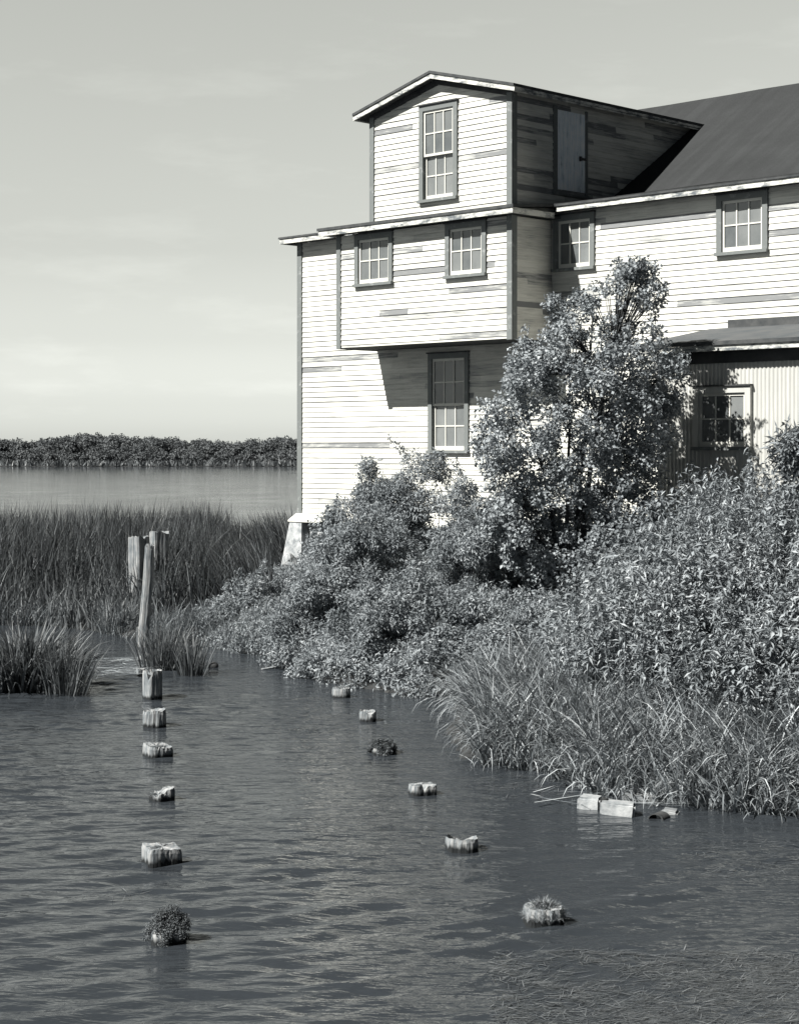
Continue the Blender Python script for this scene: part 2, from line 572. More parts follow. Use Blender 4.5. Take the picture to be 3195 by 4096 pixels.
def clap_wall(name, x0, x1, z0, z1, y, holes=(), lim=None, side=False, parent=mill, worn=0.16):
    """lapped boards on the plane y (facing -y), or with side=True on the plane x=y facing +x
       where the first two numbers then run along y"""
    mb = MB()
    k0 = math.floor(z0 / COURSE)
    k = k0
    rr = random.Random(name + str(x0))
    while k * COURSE < z1 - 1e-6:
        za, zb = k * COURSE, (k + 1) * COURSE
        jit = 0
        cuts = sorted({max(za, z0), min(zb, z1)} | {h for hl in holes for h in hl[2:4] if za < h < zb and z0 < h < z1}
                      | ({lim[2]} if lim and za < lim[2] < zb else set()))
        # board joints
        joints = []
        x = x0 + rr.uniform(0.3, 3)
        while x < x1:
            joints.append(x)
            x += rr.uniform(0.7, 3.4)
        tones = [rr.uniform(0, 0.22) if rr.random() > worn else rr.uniform(0.25, 0.75) for _ in range(len(joints) + 1)]
        lap = rr.uniform(0.012, 0.020)
        for a, b in zip(cuts[:-1], cuts[1:]):
            zm = (a + b) / 2
            xs = [(x0, x1)]
            for hx0, hx1, hz0, hz1 in holes:
                if hz0 < zm < hz1:
                    nxs = []
                    for p, q in xs:
                        if hx1 <= p or hx0 >= q: nxs.append((p, q)); continue
                        if hx0 > p: nxs.append((p, hx0))
                        if hx1 < q: nxs.append((hx1, q))
                    xs = nxs
            oa = lap * (1 - (a - za) / COURSE) + 0.002
            ob = lap * (1 - (b - za) / COURSE) + 0.002
            for p, q in xs:
                js = [p] + [j for j in joints if p < j < q] + [q]
                for s_, e_ in zip(js[:-1], js[1:]):
                    ti = sum(1 for j in joints if j <= (s_ + e_) / 2)
                    sa, ea, sb, eb = s_, e_, s_, e_
                    if lim:
                        la, ra = lim[0](a), lim[1](a)
                        lb, rb = lim[0](b), lim[1](b)
                        sa, sb = max(s_, la), max(s_, lb)
                        ea, eb = min(e_, ra), min(e_, rb)
                        if ea <= sa: continue
                        if eb < sb: sb = eb = min(max((sb + eb) / 2, sa), ea)
                    ja = jit if (a == za) else 0
                    if side:
                        P = lambda u, o, z: (y + o, u, z)
                        vs = [P(sa, oa, a), P(ea, oa, a), P(eb, ob, b), P(sb, ob, b)]
                        un = [P(sa, 0, a), P(ea, 0, a), P(ea, oa, a), P(sa, oa, a)]
                    else:
                        P = lambda u, o, z: (u, y - o, z)
                        vs = [P(sa, oa, a), P(ea, oa, a), P(eb, ob, b), P(sb, ob, b)]
                        un = [P(sa, 0, a), P(ea, 0, a), P(ea, oa, a), P(sa, oa, a)]
                    mb.add(vs, [(0, 1, 2, 3)], tones[ti])
                    if abs(a - za) < 1e-6 or abs(a - z0) < 1e-6:
                        mb.add(un, [(0, 1, 2, 3)], tones[ti])
        k += 1
    return mb.build(name, M["clap"], parent)


# openings (x0, x1, z0, z1), outer edge of the casings
W_BAY1 = (2.685, 3.655, 2.90, 3.84)
W_BAY2 = (4.945, 5.89, 2.90, 3.84)
W_LOW = (3.54, 4.535, -0.10, 1.70)
W_M1 = (6.50, 7.39, 2.98, 3.93)
W_M2 = (9.83, 10.77, 3.00, 3.95)
W_TOW = (4.32, 5.23, 4.26, 5.95)
W_SHED = (10.58, 11.58, -0.04, 0.89)
BAY_D = 1.03
BAY0, BAY1 = 2.22, 6.44
TOW0 = 3.09
LEN = 24.0                      # the front wall runs on out of the frame
CW = 0.095                      # casing width


def inset(wn, d):
    return (wn[0] + d, wn[1] - d, wn[2] + d, wn[3] - d)


clap_wall("wall", 0, LEN, -1.28, 4.0, 0.0, [inset(W_LOW, 0.03), inset(W_M1, 0.03), inset(W_M2, 0.03)])
# the hidden flanks of the body so that the house is a closed volume
mb = MB()
mb.add([(0, 0, -1.28), (0, 10.4, -1.28), (0, 10.4, 4.0), (0, 0, 4.0)], [(0, 3, 2, 1)])
mb.add([(0, 10.4, -1.28), (LEN, 10.4, -1.28), (LEN, 10.4, 4.0), (0, 10.4, 4.0)], [(0, 1, 2, 3)])
mb.add([(LEN, 0, -1.28), (LEN, 10.4, -1.28), (LEN, 10.4, 4.0), (LEN, 0, 4.0)], [(0, 1, 2, 3)])
mb.add([(LEN, 0, 4.0), (LEN, 10.4, 4.0), (LEN, 5.2, 6.65)], [(0, 1, 2)])
mb.add([(3.2, 1.3, 4.2), (3.2, 10.2, 4.2), (3.2, 5.2, 6.66)], [(0, 2, 1)])
mb.build("wall", M["clap"], mill)
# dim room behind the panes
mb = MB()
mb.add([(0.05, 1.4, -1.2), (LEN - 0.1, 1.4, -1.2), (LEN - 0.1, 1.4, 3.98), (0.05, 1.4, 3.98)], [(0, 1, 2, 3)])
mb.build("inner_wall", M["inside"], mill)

# bay
clap_wall("bay_wall", BAY0, BAY1, 1.82, 3.86, -BAY_D, [inset(W_BAY1, 0.03), inset(W_BAY2, 0.03)])
clap_wall("bay_wall", -BAY_D, 0.0, 1.82, 3.86, BAY1, side=True)
mb = MB()
mb.add([(BAY0, -BAY_D, 1.82), (BAY0, 0, 1.82), (BAY0, 0, 3.9), (BAY0, -BAY_D, 3.9)], [(0, 1, 2, 3)])
mb.build("bay_wall", M["clap"], mill)
mb = MB()
mb.add([(BAY0, -BAY_D - 0.01, 1.815), (BAY1 + .01, -BAY_D - 0.01, 1.815), (BAY1 + .01, -0.02, 1.815), (BAY0, -0.02, 1.815)], [(0, 3, 2, 1)])
mb.build("bay_soffit", M["soffit"], mill)
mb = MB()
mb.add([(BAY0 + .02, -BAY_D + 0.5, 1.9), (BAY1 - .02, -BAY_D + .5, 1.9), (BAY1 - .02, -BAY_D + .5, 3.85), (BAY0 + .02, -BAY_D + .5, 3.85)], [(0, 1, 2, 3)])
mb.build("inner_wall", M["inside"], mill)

# loft tower
EAVE_T, APEX_T = 5.87, 6.36
TC = (TOW0 + BAY1) / 2
half = (BAY1 - TOW0) / 2
gs = (APEX_T - EAVE_T) / (half + 0.25)
top_at_wall = EAVE_T + gs * 0.25


def gl(z): return TOW0 if z <= top_at_wall else TOW0 + (z - top_at_wall) / gs


def gr(z): return BAY1 if z <= top_at_wall else BAY1 - (z - top_at_wall) / gs


TY = -BAY_D + 0.0
clap_wall("tower_wall", TOW0, BAY1, 3.92, APEX_T - 0.005, TY, [inset(W_TOW, 0.03)], lim=(gl, gr, top_at_wall))
mb = MB()
for px0, px1 in ((TOW0, W_TOW[0] + .02), (W_TOW[1] - .02, BAY1)):
    mb.add([(px0, TY + .004, 3.93), (px1, TY + .004, 3.93), (px1, TY + .004, top_at_wall), (px0, TY + .004, top_at_wall)], [(0, 1, 2, 3)])
mb.add([(TOW0, TY + .004, top_at_wall + .001), (BAY1, TY + .004, top_at_wall + .001), (TC, TY + .004, APEX_T + 0.01)], [(0, 1, 2)])
mb.build("tower_wall", M["clap"], mill)
DOOR = (TY + 1.147, TY + 1.90, 4.42, 5.78)
clap_wall("tower_wall", TY, 4.2, 3.92, top_at_wall + 0.02, BAY1, [(DOOR[0] - 0.02, DOOR[1] + 0.02, DOOR[2], DOOR[3])], side=True, worn=0.45)
mb = MB()
mb.add([(TOW0, TY, 3.9), (TOW0, 4.6, 3.9), (TOW0, 4.6, top_at_wall), (TOW0, TY, top_at_wall)], [(0, 3, 2, 1)])
mb.build("tower_wall", M["clap"], mill)
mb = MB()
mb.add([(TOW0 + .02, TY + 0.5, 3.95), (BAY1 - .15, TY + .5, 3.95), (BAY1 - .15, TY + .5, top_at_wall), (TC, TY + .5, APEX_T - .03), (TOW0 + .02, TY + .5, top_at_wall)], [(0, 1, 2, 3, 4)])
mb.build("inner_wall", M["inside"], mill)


# trims
def trim_box(name, *b, mat="trim"):
    mb = MB()
    mb.box(*b)
    return mb.build(name, M[mat], mill)


for args in [(-0.03, 0.10, -0.035, 0.0, -1.28, 4.0), (-0.032, -0.002, 0.0, 0.12, -1.28, 4.0),
             (BAY0 - 0.02, BAY0 + 0.085, -BAY_D - 0.033, -BAY_D, 1.80, 3.87), (BAY0 - 0.022, BAY0 - 0.001, -BAY_D, -0.02, 1.80, 3.87),
             (BAY1 - 0.085, BAY1 + 0.03, -BAY_D - 0.033, -BAY_D, 1.80, 3.87), (BAY1 + 0.001, BAY1 + 0.032, -BAY_D, -BAY_D + 0.10, 1.80, 3.87),
             (TOW0 - 0.02, TOW0 + 0.09, TY - 0.033, TY, 3.93, top_at_wall - 0.02), (BAY1 - 0.09, BAY1 + 0.03, TY - 0.033, TY, 3.93, top_at_wall - 0.02),
             (BAY1 + 0.001, BAY1 + 0.032, TY, TY + 0.10, 3.93, top_at_wall - 0.02),
             (BAY1 + 0.034, BAY1 + 0.10, -0.034, 0.0, -0.2, 1.80)]:
    trim_box("corner_board", *args)
# sill board with a sloping cap along the foot of the wall
mb = MB()
mb.add([(-0.16, -0.16, -1.42), (LEN, -0.16, -1.42), (LEN, -0.035, -1.285), (-0.05, -0.035, -1.285), (-0.16, -0.16, -1.45), (LEN, -0.16, -1.45), (-0.16, 0.2, -1.45), (LEN, 0.2, -1.45), (-0.05, 0.2, -1.285)],
       [(0, 1, 2, 3), (4, 5, 1, 0), (6, 7, 5, 4), (0, 3, 8, 6, 4)])
mb.build("sill_board", M["sash"], mill)
# foundation: battered concrete pier at the corner and wall behind the bushes
mb = MB()


def batter(mb, x0, x1, y0, y1, z0, z1, k):
    mb.add([(x0 - k, y0 - k, z0), (x1 + k, y0 - k, z0), (x1 + k, y1, z0), (x0 - k, y1, z0), (x0, y0, z1), (x1, y0, z1), (x1, y1, z1), (x0, y1, z1)],
           [(0, 3, 2, 1), (4, 5, 6, 7), (0, 1, 5, 4), (1, 2, 6, 5), (2, 3, 7, 6), (3, 0, 4, 7)])


batter(mb, -0.13, 0.22, -0.14, 0.25, -2.9, -1.452, 0.20)
mb.build("corner_pier", M["concrete"], mill)
mb = MB()
batter(mb, 0.30, LEN, 0.02, 10.3, -2.9, -1.452, 0.02)
mb.build("foundation", M["concrete"], mill)


# fascias and eave roofs -------------------------------------------------
def fascia_run(x0, x1, y, zb, name="fascia", h=0.095):
    n = max(1, int((x1 - x0) / 3.6))
    mb = MB()
    cuts = np.linspace(x0, x1, n + 1)
    for a, b in zip(cuts[:-1], cuts[1:]):
        mb.box(a + 0.002, b - 0.002, y, y + 0.025, zb + random.uniform(-0.004, 0.004), zb + h)
    return mb.build(name, M["fascia"], mill)


OV = 0.27
fascia_run(-0.28, BAY0 - 0.27, -OV, 3.985)
fascia_run(BAY0 - 0.25, BAY1 + 0.26, -BAY_D - OV, 3.86)
fascia_run(BAY1 + 0.33, LEN, -OV, 3.965)
mb = MB(); mb.box(BAY1 + 0.235, BAY1 + 0.26, -BAY_D - OV + 0.026, -OV + 0.03, 3.862, 3.955); mb.build("fascia", M["fascia"], mill)
mb = MB(); mb.box(-0.28, -0.255, -OV + 0.026, 10.5, 3.985, 4.08); mb.build("fascia", M["fascia"], mill)
# soffits
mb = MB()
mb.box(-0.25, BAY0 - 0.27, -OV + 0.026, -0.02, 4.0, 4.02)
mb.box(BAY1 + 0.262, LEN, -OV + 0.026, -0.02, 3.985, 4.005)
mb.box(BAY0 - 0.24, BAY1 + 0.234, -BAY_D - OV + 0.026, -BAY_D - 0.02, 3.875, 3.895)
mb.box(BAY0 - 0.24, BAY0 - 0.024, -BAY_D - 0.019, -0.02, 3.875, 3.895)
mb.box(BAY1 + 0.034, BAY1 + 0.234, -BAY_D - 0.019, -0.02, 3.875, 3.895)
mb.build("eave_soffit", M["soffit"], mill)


def slab(name, quad, th, mat):
    """sloping slab: quad is the top face (4 points), th its thickness straight down"""
    mb = MB()
    lo = [(p[0], p[1], p[2] - th) for p in quad]
    mb.add(list(quad) + lo, [(0, 1, 2, 3), (7, 6, 5, 4), (0, 4, 5, 1), (1, 5, 6, 2), (2, 6, 7, 3), (3, 7, 4, 0)])
    return mb.build(name, M[mat], mill)


SL = 0.415
zr = 4.10
ridge_y = 5.2


def rz(y): return zr + 0.175 * (y + 0.29) if y < 1.62 else 4.43 + 0.645 * (y - 1.62)


# main gable roof, laid in a few overlapping sheets
xs = [3.15, 8.05, 13.1, 18.2, LEN + 0.3]
for i, (a, b) in enumerate(zip(xs[:-1], xs[1:])):
    x_lo = max(a, BAY1 + 0.34) if i == 0 else a
    dz = 0.006 if i % 2 else 0.0
    mb = MB()
    q = []
    # break the slope in steps so that the sheet can sag a little
    nn = 8
    X = np.linspace(a, b + 0.05, 6)
    Yv = np.array([-OV - 0.02, 0.3, 1.0, 1.62, 2.3, 3.1, 4.1, ridge_y])
    vv, ff = [], []
    for yy in Yv:
        for xx in X:
            sag = -0.022 * math.sin((yy + 0.3) / (ridge_y + .3) * math.pi) * (1 + 0.4 * math.sin(xx * 1.3)) + 0.008 * math.sin(xx * 2.1 + yy)
            if i == 0 and yy < 0.0: xx = max(xx, BAY1 + 0.32)
            vv.append((xx, yy, rz(yy) + dz + sag))
    for r_ in range(nn - 1):
        for c_ in range(5):
            p = r_ * 6 + c_
            ff.append((p, p + 1, p + 7, p + 6))
    mb.add(vv, ff)
    lo = [(v[0], v[1], v[2] - 0.05) for v in vv]
    mb.add(lo, [tuple(reversed(f)) for f in ff])
    # front edge and end
    mb.add([vv[0], lo[0], lo[5], vv[5]], [(0, 1, 2, 3)])
    for c_ in (0, 5):
        for r_ in range(nn - 1):
            p = r_ * 6 + c_
            mb.add([vv[p], lo[p], lo[p + 6], vv[p + 6]], [(0, 1, 2, 3)])
    mb.build("roof", M["roof"], mill)
slab("roof", [(3.15, ridge_y + .002, rz(ridge_y)), (LEN + .3, ridge_y + .002, rz(ridge_y)), (LEN + .3, 10.7, zr), (3.15, 10.7, zr)], 0.05, "roof")
fl = MB(); fl.box(BAY1 + 0.33, LEN, -OV - 0.022, -OV - 0.002, 4.055, 4.085); fl.build("roof_edge", M["roofedge"], mill)
# low roof over the left end and over the bay
slab("low_roof", [(-0.30, -OV - 0.02, 4.115), (3.3, -OV - 0.02, 4.115), (3.3, 10.5, 4.3), (-0.30, 10.5, 4.3)], 0.034, "roofedge")
slab("bay_roof", [(BAY0 - 0.27, -BAY_D - OV - 0.02, 4.005), (BAY1 + 0.28, -BAY_D - OV - 0.02, 4.005), (BAY1 + 0.28, 0.3, 4.165), (BAY0 - 0.27, 0.3, 4.165)], 0.05, "roofedge")

# tower roof: two pitches with white rake boards
TYF = TY - 0.22
xl, xr = TOW0 - 0.25, BAY1 + 0.25
rt = 0.045                      # roofing thickness above the boards
FH = 0.085
for sgn, xe in ((-1, xl), (1, xr)):
    name = "tower_roof"
    zt_e, zt_a = EAVE_T + FH + rt, APEX_T + FH + rt
    mb = MB()
    back = 4.85
    top = [(xe, TYF - 0.02, zt_e), (TC, TYF - 0.02, zt_a), (TC, back, zt_a), (xe, back, zt_e)]
    lo = [(p[0], p[1], p[2] - rt) for p in top]
    fs = [(0, 1, 2, 3), (7, 6, 5, 4), (0, 4, 5, 1), (1, 5, 6, 2), (2, 6, 7, 3), (3, 7, 4, 0)]
    mb.add(top + lo, fs)
    mb.build(name, M["roofedge"], mill)
    # rake board
    mb = MB()
    f0 = [(xe, TYF, EAVE_T), (TC, TYF, APEX_T), (TC, TYF, APEX_T + FH), (xe, TYF, EAVE_T + FH)]
    f1 = [(p[0], TYF + 0.025, p[2]) for p in f0]
    mb.add(f0 + f1, fs)
    mb.build("rake_board", M["fascia"], mill)
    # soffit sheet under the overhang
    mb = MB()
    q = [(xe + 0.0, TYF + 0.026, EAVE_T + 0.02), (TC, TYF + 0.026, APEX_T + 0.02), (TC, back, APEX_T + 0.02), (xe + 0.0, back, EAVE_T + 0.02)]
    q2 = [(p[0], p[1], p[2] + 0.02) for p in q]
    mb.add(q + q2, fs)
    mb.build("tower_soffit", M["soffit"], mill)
    fz = 0.085
    xw = TOW0 - .02 if sgn < 0 else BAY1 + .02
    zw = EAVE_T + gs * abs(xw - xe)
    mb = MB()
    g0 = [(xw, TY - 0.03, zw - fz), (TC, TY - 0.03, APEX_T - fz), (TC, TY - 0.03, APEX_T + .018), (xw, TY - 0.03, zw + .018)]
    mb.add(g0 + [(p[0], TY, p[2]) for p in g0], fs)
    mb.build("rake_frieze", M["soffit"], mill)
    # eave board along the side
    mb = MB()
    x_ = (xe - 0.025, xe) if sgn > 0 else (xe, xe + 0.025)
    mb.box(x_[0], x_[1], TYF + 0.027, back, EAVE_T + 0.002, EAVE_T + FH - 0.006)
    mb.build("fascia", M["fascia"], mill)
    mb = MB()


# windows --------------------------------------------------------------
def window(wn, y, rows, cols, double=False, white_case=False, curtain=False):
    x0, x1, z0, z1 = wn
    cw = CW
    case = MB()
    yf, yb = y - 0.045, y + 0.03
    case.box(x0, x0 + cw, yf, yb, z0 + 0.05, z1)
    case.box(x1 - cw, x1, yf, yb, z0 + 0.05, z1)
    case.box(x0 + cw, x1 - cw, yf, yb, z1 - cw, z1)
    root = case.build("window", M["corr"] if white_case else M["trim"], mill)
    s = MB()
    s.box(x0 - 0.012, x1 + 0.012, y - 0.085, yb, z0 - 0.0, z0 + 0.05)
    s.build("sill", M["trim"], root)
    if True:
        c = MB()
        c.box(x0 - 0.015, x1 + 0.015, y - 0.075, yb, z1 + 0.001, z1 + 0.024)
        c.build("drip_cap", M["roofedge"] if not white_case else M["iron"], root)
    ix0, ix1, iz0, iz1 = x0 + cw, x1 - cw, z0 + 0.05, z1 - cw
    # jamb lining
    j = MB()
    j.box(ix0, ix0 + 0.012, yb + 0.001, yb + 0.10, iz0, iz1)
    j.box(ix1 - 0.012, ix1, yb + 0.001, yb + 0.10, iz0, iz1)
    j.box(ix0, ix1, yb + 0.001, yb + 0.10, iz1 - 0.012, iz1)
    j.build("frame", M["trim"], root)
    sashes = [(iz0, iz1, 0.0)]
    if double:
        mid = (iz0 + iz1) / 2
        sashes = [(iz0, mid + 0.02, 0.035), (mid - 0.02, iz1, -0.005)]
    for a, b, off in sashes:
        ys0, ys1 = y - 0.012 + off, y + 0.022 + off
        st = 0.04
        rb = 0.075 if a == iz0 else 0.04
        sm = MB()
        sm.box(ix0, ix0 + st, ys0, ys1, a, b)
        sm.box(ix1 - st, ix1, ys0, ys1, a, b)
        sm.box(ix0 + st, ix1 - st, ys0, ys1, a, a + rb)
        sm.box(ix0 + st, ix1 - st, ys0, ys1, b - 0.045, b)
        gx0, gx1, gz0, gz1 = ix0 + st, ix1 - st, a + rb, b - 0.045
        mw = 0.011
        for c in range(1, cols):
            xx = gx0 + (gx1 - gx0) * c / cols
            sm.box(xx - mw, xx + mw, ys0 + 0.004, ys1 - 0.002, gz0, gz1)
        for r in range(1, rows):
            zz = gz0 + (gz1 - gz0) * r / rows
            for c in range(cols):
                xa = gx0 + (gx1 - gx0) * c / cols + (mw if c else 0)
                xb = gx0 + (gx1 - gx0) * (c + 1) / cols - (mw if c < cols - 1 else 0)
                sm.box(xa, xb, ys0 + 0.005, ys1 - 0.002, zz - mw, zz + mw)
        sm.build("sash", M["sash"], root)
        g = MB()
        yg = (ys0 + ys1) / 2 + 0.002
        for c in range(cols):
            for r in range(rows):
                xa = gx0 + (gx1 - gx0) * c / cols; xb = gx0 + (gx1 - gx0) * (c + 1) / cols
                za = gz0 + (gz1 - gz0) * r / rows; zb = gz0 + (gz1 - gz0) * (r + 1) / rows
                t = random.uniform(-0.004, 0.004)
                g.add([(xa, yg + t, za), (xb, yg - t, za), (xb, yg - t, zb), (xa, yg + t, zb)], [(0, 1, 2, 3)], random.random())
        g.build("glass", M["glass"], root)
    if curtain:
        c = MB()
        nn = 26
        xa, xb = ix0 + (ix1 - ix0) * 0.36, ix1
        zt, zl = iz0 + (iz1 - iz0) * 0.52, iz0 + 0.02
        for i in range(nn):
            u0, u1 = xa + (xb - xa) * i / nn, xa + (xb - xa) * (i + 1) / nn
            f = lambda u: y + 0.07 + 0.018 * math.sin(u * 42) + 0.01 * math.sin(u * 17)
            c.add([(u0, f(u0), zl), (u1, f(u1), zl), (u1, f(u1), zt), (u0, f(u0), zt)], [(0, 1, 2, 3)])
        c.build("curtain", M["curtain"], root)
    return root


window(W_BAY1, -BAY_D, 2, 3)
window(W_BAY2, -BAY_D, 2, 3)
window(W_LOW, 0.0, 2, 3, double=True)
window(W_M1, 0.0, 2, 3, curtain=True)
window(W_M2, 0.0, 2, 3)
window(W_TOW, TY, 2, 3, double=True)

# plank loft door on the tower's flank (plane x = BAY1)
y0, y1, z0, z1 = DOOR
mb = MB()
npl = 5
for i in range(npl):
    a = y0 + (y1 - y0) * i / npl; b = y0 + (y1 - y0) * (i + 1) / npl
    mb.box(BAY1 - 0.01, BAY1 + 0.022 + random.uniform(-.002, .003), a + 0.003, b - 0.003, z0, z1, random.random())
door = mb.build("door", M["door"], mill)
mb = MB(); mb.box(BAY1 + 0.026, BAY1 + 0.055, y1 - 0.15, y1 - 0.01, 4.98, 5.02); mb.box(BAY1 + 0.026, BAY1 + 0.06, y1 - 0.17, y1 - 0.13, 4.96, 5.04)
mb.build("latch", M["iron"], door)
mb = MB()
mb.box(BAY1 - 0.005, BAY1 + 0.035, y0 - 0.10, y0 - 0.004, z0 - 0.06, z1 + 0.06)
mb.box(BAY1 - 0.005, BAY1 + 0.035, y1 + 0.004, y1 + 0.06, z0 - 0.06, z1 + 0.06)
mb.box(BAY1 - 0.005, BAY1 + 0.05, y0 - 0.12, y1 + 0.10, z0 - 0.10, z0 - 0.062)
mb.build("door_casing", M["trim"], door)

# lean-to with corrugated wall
SH0, SHD = 9.9, 1.65
mb = MB()
nn = int((LEN - SH0) / 0.017)
prevp = None
per = 0.068
vs, fs = [], []
hole = inset(W_SHED, 0.03)
xs_ = np.arange(SH0, 15.5, per / 6)
rows = [(-1.9, hole[2]), (hole[2], hole[3]), (hole[3], 1.45)]
cor = lambda x: -SHD - 0.009 * math.sin(2 * math.pi * x / per)
for a, b in zip(xs_[:-1], xs_[1:]):
    for za, zb in rows:
        if za == hole[2] and hole[0] < (a + b) / 2 < hole[1]: continue
        mb.add([(a, cor(a), za), (b, cor(b), za), (b, cor(b), zb), (a, cor(a), zb)], [(0, 1, 2, 3)])
mb.add([(SH0, -SHD, -1.9), (SH0, 0, -1.9), (SH0, 0, 1.7), (SH0, -SHD, 1.45)], [(0, 3, 2, 1)])
mb.build("lean_to_wall", M["corr"], mill)
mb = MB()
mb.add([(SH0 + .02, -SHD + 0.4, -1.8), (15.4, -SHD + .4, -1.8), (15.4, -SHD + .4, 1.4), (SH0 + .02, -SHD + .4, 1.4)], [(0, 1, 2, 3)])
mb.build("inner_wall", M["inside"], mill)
slab("lean_to_roof", [(9.7, -1.92, 1.54), (LEN, -1.92, 1.54), (LEN, -0.02, 1.87), (9.7, -0.02, 1.87)], 0.06, "shedroof")
fascia_run(9.7, 16, -1.9, 1.395, h=0.083)
mb = MB(); mb.box(9.7, 16, -1.93, -1.903, 1.479, 1.535); mb.build("roof_edge", M["roofedge"], mill)
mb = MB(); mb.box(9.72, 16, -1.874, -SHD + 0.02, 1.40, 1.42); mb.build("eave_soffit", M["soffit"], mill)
mb = MB(); mb.box(SH0, 16, -SHD - 0.03, -SHD - 0.012, 1.23, 1.398); mb.build("eave_shade_strip", M["soffit"], mill)  # dark strip added to deepen the shadow under the lean-to eave
mb = MB(); mb.box(10.05, 16, -0.045, -0.02, 1.86, 1.99); mb.build("flashing", M["roofedge"], mill)
mb = MB(); mb.add([(9.7, -1.9, 1.40), (9.7, -0.03, 1.73), (9.7, -0.03, 1.81), (9.7, -1.9, 1.48), (9.725, -1.9, 1.40), (9.725, -0.03, 1.73), (9.725, -0.03, 1.81), (9.725, -1.9, 1.48)],
                  [(0, 3, 2, 1), (4, 5, 6, 7), (0, 1, 5, 4), (2, 3, 7, 6), (0, 4, 7, 3)])
mb.build("rake_board", M["fascia"], mill)
window(W_SHED, -SHD - 0.012, 2, 3, white_case=True)


# ------------------------------------------------------------------ foliage generators
def unit(v):
    return v / np.maximum(np.linalg.norm(v, axis=1, keepdims=True), 1e-9)


def leaf_mesh(P, D, N, L, Wd, fold=0.25):
    """folded leaves: P base points, D direction, N normal, L length, Wd width -> V, F (triangles)"""
    n = len(P)
    D = unit(D)
    Sd = unit(np.cross(D, N))
    N = np.cross(Sd, D)
    L = L[:, None]; Wd = Wd[:, None]
    V = np.empty((n, 4, 3))
    V[:, 0] = P
    V[:, 1] = P + D * L * 0.45 + Sd * Wd * 0.5 + N * Wd * fold
    V[:, 2] = P + D * L - N * L * 0.12
    V[:, 3] = P + D * L * 0.45 - Sd * Wd * 0.5 + N * Wd * fold
    b = (np.arange(n) * 4)[:, None]
    Fq = np.concatenate([b + np.array([[0, 1, 2]]), b + np.array([[0, 2, 3]])], 1).reshape(-1, 3)
    return V.reshape(-1, 3), Fq


def blade_mesh(P, Hh, lean, Wd, bend, seg=4):
    """grass blades: root P, length Hh, lean vector (horizontal), width, bend = how far the tip droops"""
    n = len(P)
    up = np.array([0, 0, 1.0])
    lean_len = np.linalg.norm(lean, axis=1, keepdims=True)
    ldir = unit(lean + 1e-6)
    side = np.stack([-ldir[:, 1], ldir[:, 0], np.zeros(n)], 1)
    # blade faces point in any direction: mix in a random turn
    ang = rng.uniform(0, math.pi, n)
    side = side * np.cos(ang)[:, None] + ldir * np.sin(ang)[:, None]
    side = unit(side)
    rows = []
    pos = P.copy()
    a0 = np.arctan(lean_len[:, 0])
    step = (Hh / seg)
    for k in range(seg + 1):
        t = k / seg
        wd = Wd * (1 - t ** 1.6) * (0.75 + 0.5 * min(t * 3, 1))
        if k == seg: rows.append(pos[:, None, :].copy())
        else: rows.append(np.stack([pos - side * wd[:, None] * 0.5, pos + side * wd[:, None] * 0.5], 1))
        ang_k = a0 + bend * (t + 0.5 / seg) ** 1.5
        pos = pos + (up * np.cos(ang_k)[:, None] + ldir * np.sin(ang_k)[:, None]) * step[:, None]
    V = np.concatenate(rows, 1)
    m = V.shape[1]
    b = (np.arange(n) * m)[:, None]
    tris = []
    for k in range(seg - 1):
        i = 2 * k
        tris += [[i, i + 1, i + 3], [i, i + 3, i + 2]]
    i = 2 * (seg - 1)
    tris += [[i, i + 1, i + 2]]
    T = np.array(tris)
    Fq = (b[:, :, None] + T[None]).reshape(-1, 3)
    return V.reshape(-1, 3), Fq, len(tris)


def ball_points(n, shell=0.55):
    d = unit(rng.normal(size=(n, 3)))
    r = rng.uniform(shell ** 3, 1, n) ** (1 / 3)
    return d * r[:, None], d


def clumps_leaves(C, Rad, npl, L, Wd, up=0.5, droop=0.0, shell=0.5, squash=0.85, tone0=0.15, tone1=0.85):
    """C (k,3) clump centres, Rad (k,) radii, npl leaves per unit radius^2"""
    Ps, Ns, Ds, Ls, Ws, Ts = [], [], [], [], [], []
    for c, r in zip(C, Rad):
        n = max(8, int(npl * r * r))
        p, d = ball_points(n, shell)
        p[:, 2] *= squash
        rag = 1 + 0.28 * np.sin(d[:, 0] * 5 + c[0] * 7) * np.cos(d[:, 2] * 6 + c[1] * 5)
        p = p * rag[:, None]
        Ps.append(c + p * r)
        nn = d * 0.7 + np.array([0, 0, up]) + rng.normal(size=(n, 3)) * 0.45
        Ns.append(nn)
        dd = rng.normal(size=(n, 3)) + d * 0.6
        dd[:, 2] -= droop
        Ds.append(dd)
        Ls.append(L * rng.uniform(0.6, 1.3, n))
        Ws.append(Wd * rng.uniform(0.7, 1.25, n))
        base = rng.uniform(-0.28, 0.22)
        Ts.append(np.clip(rng.uniform(tone0, tone1, n) + base, 0, 1))
    P, N, D = map(np.concatenate, (Ps, Ns, Ds))
    V, Fq = leaf_mesh(P, D, N, np.concatenate(Ls), np.concatenate(Ws))
    return V, Fq, np.repeat(np.concatenate(Ts), 2)


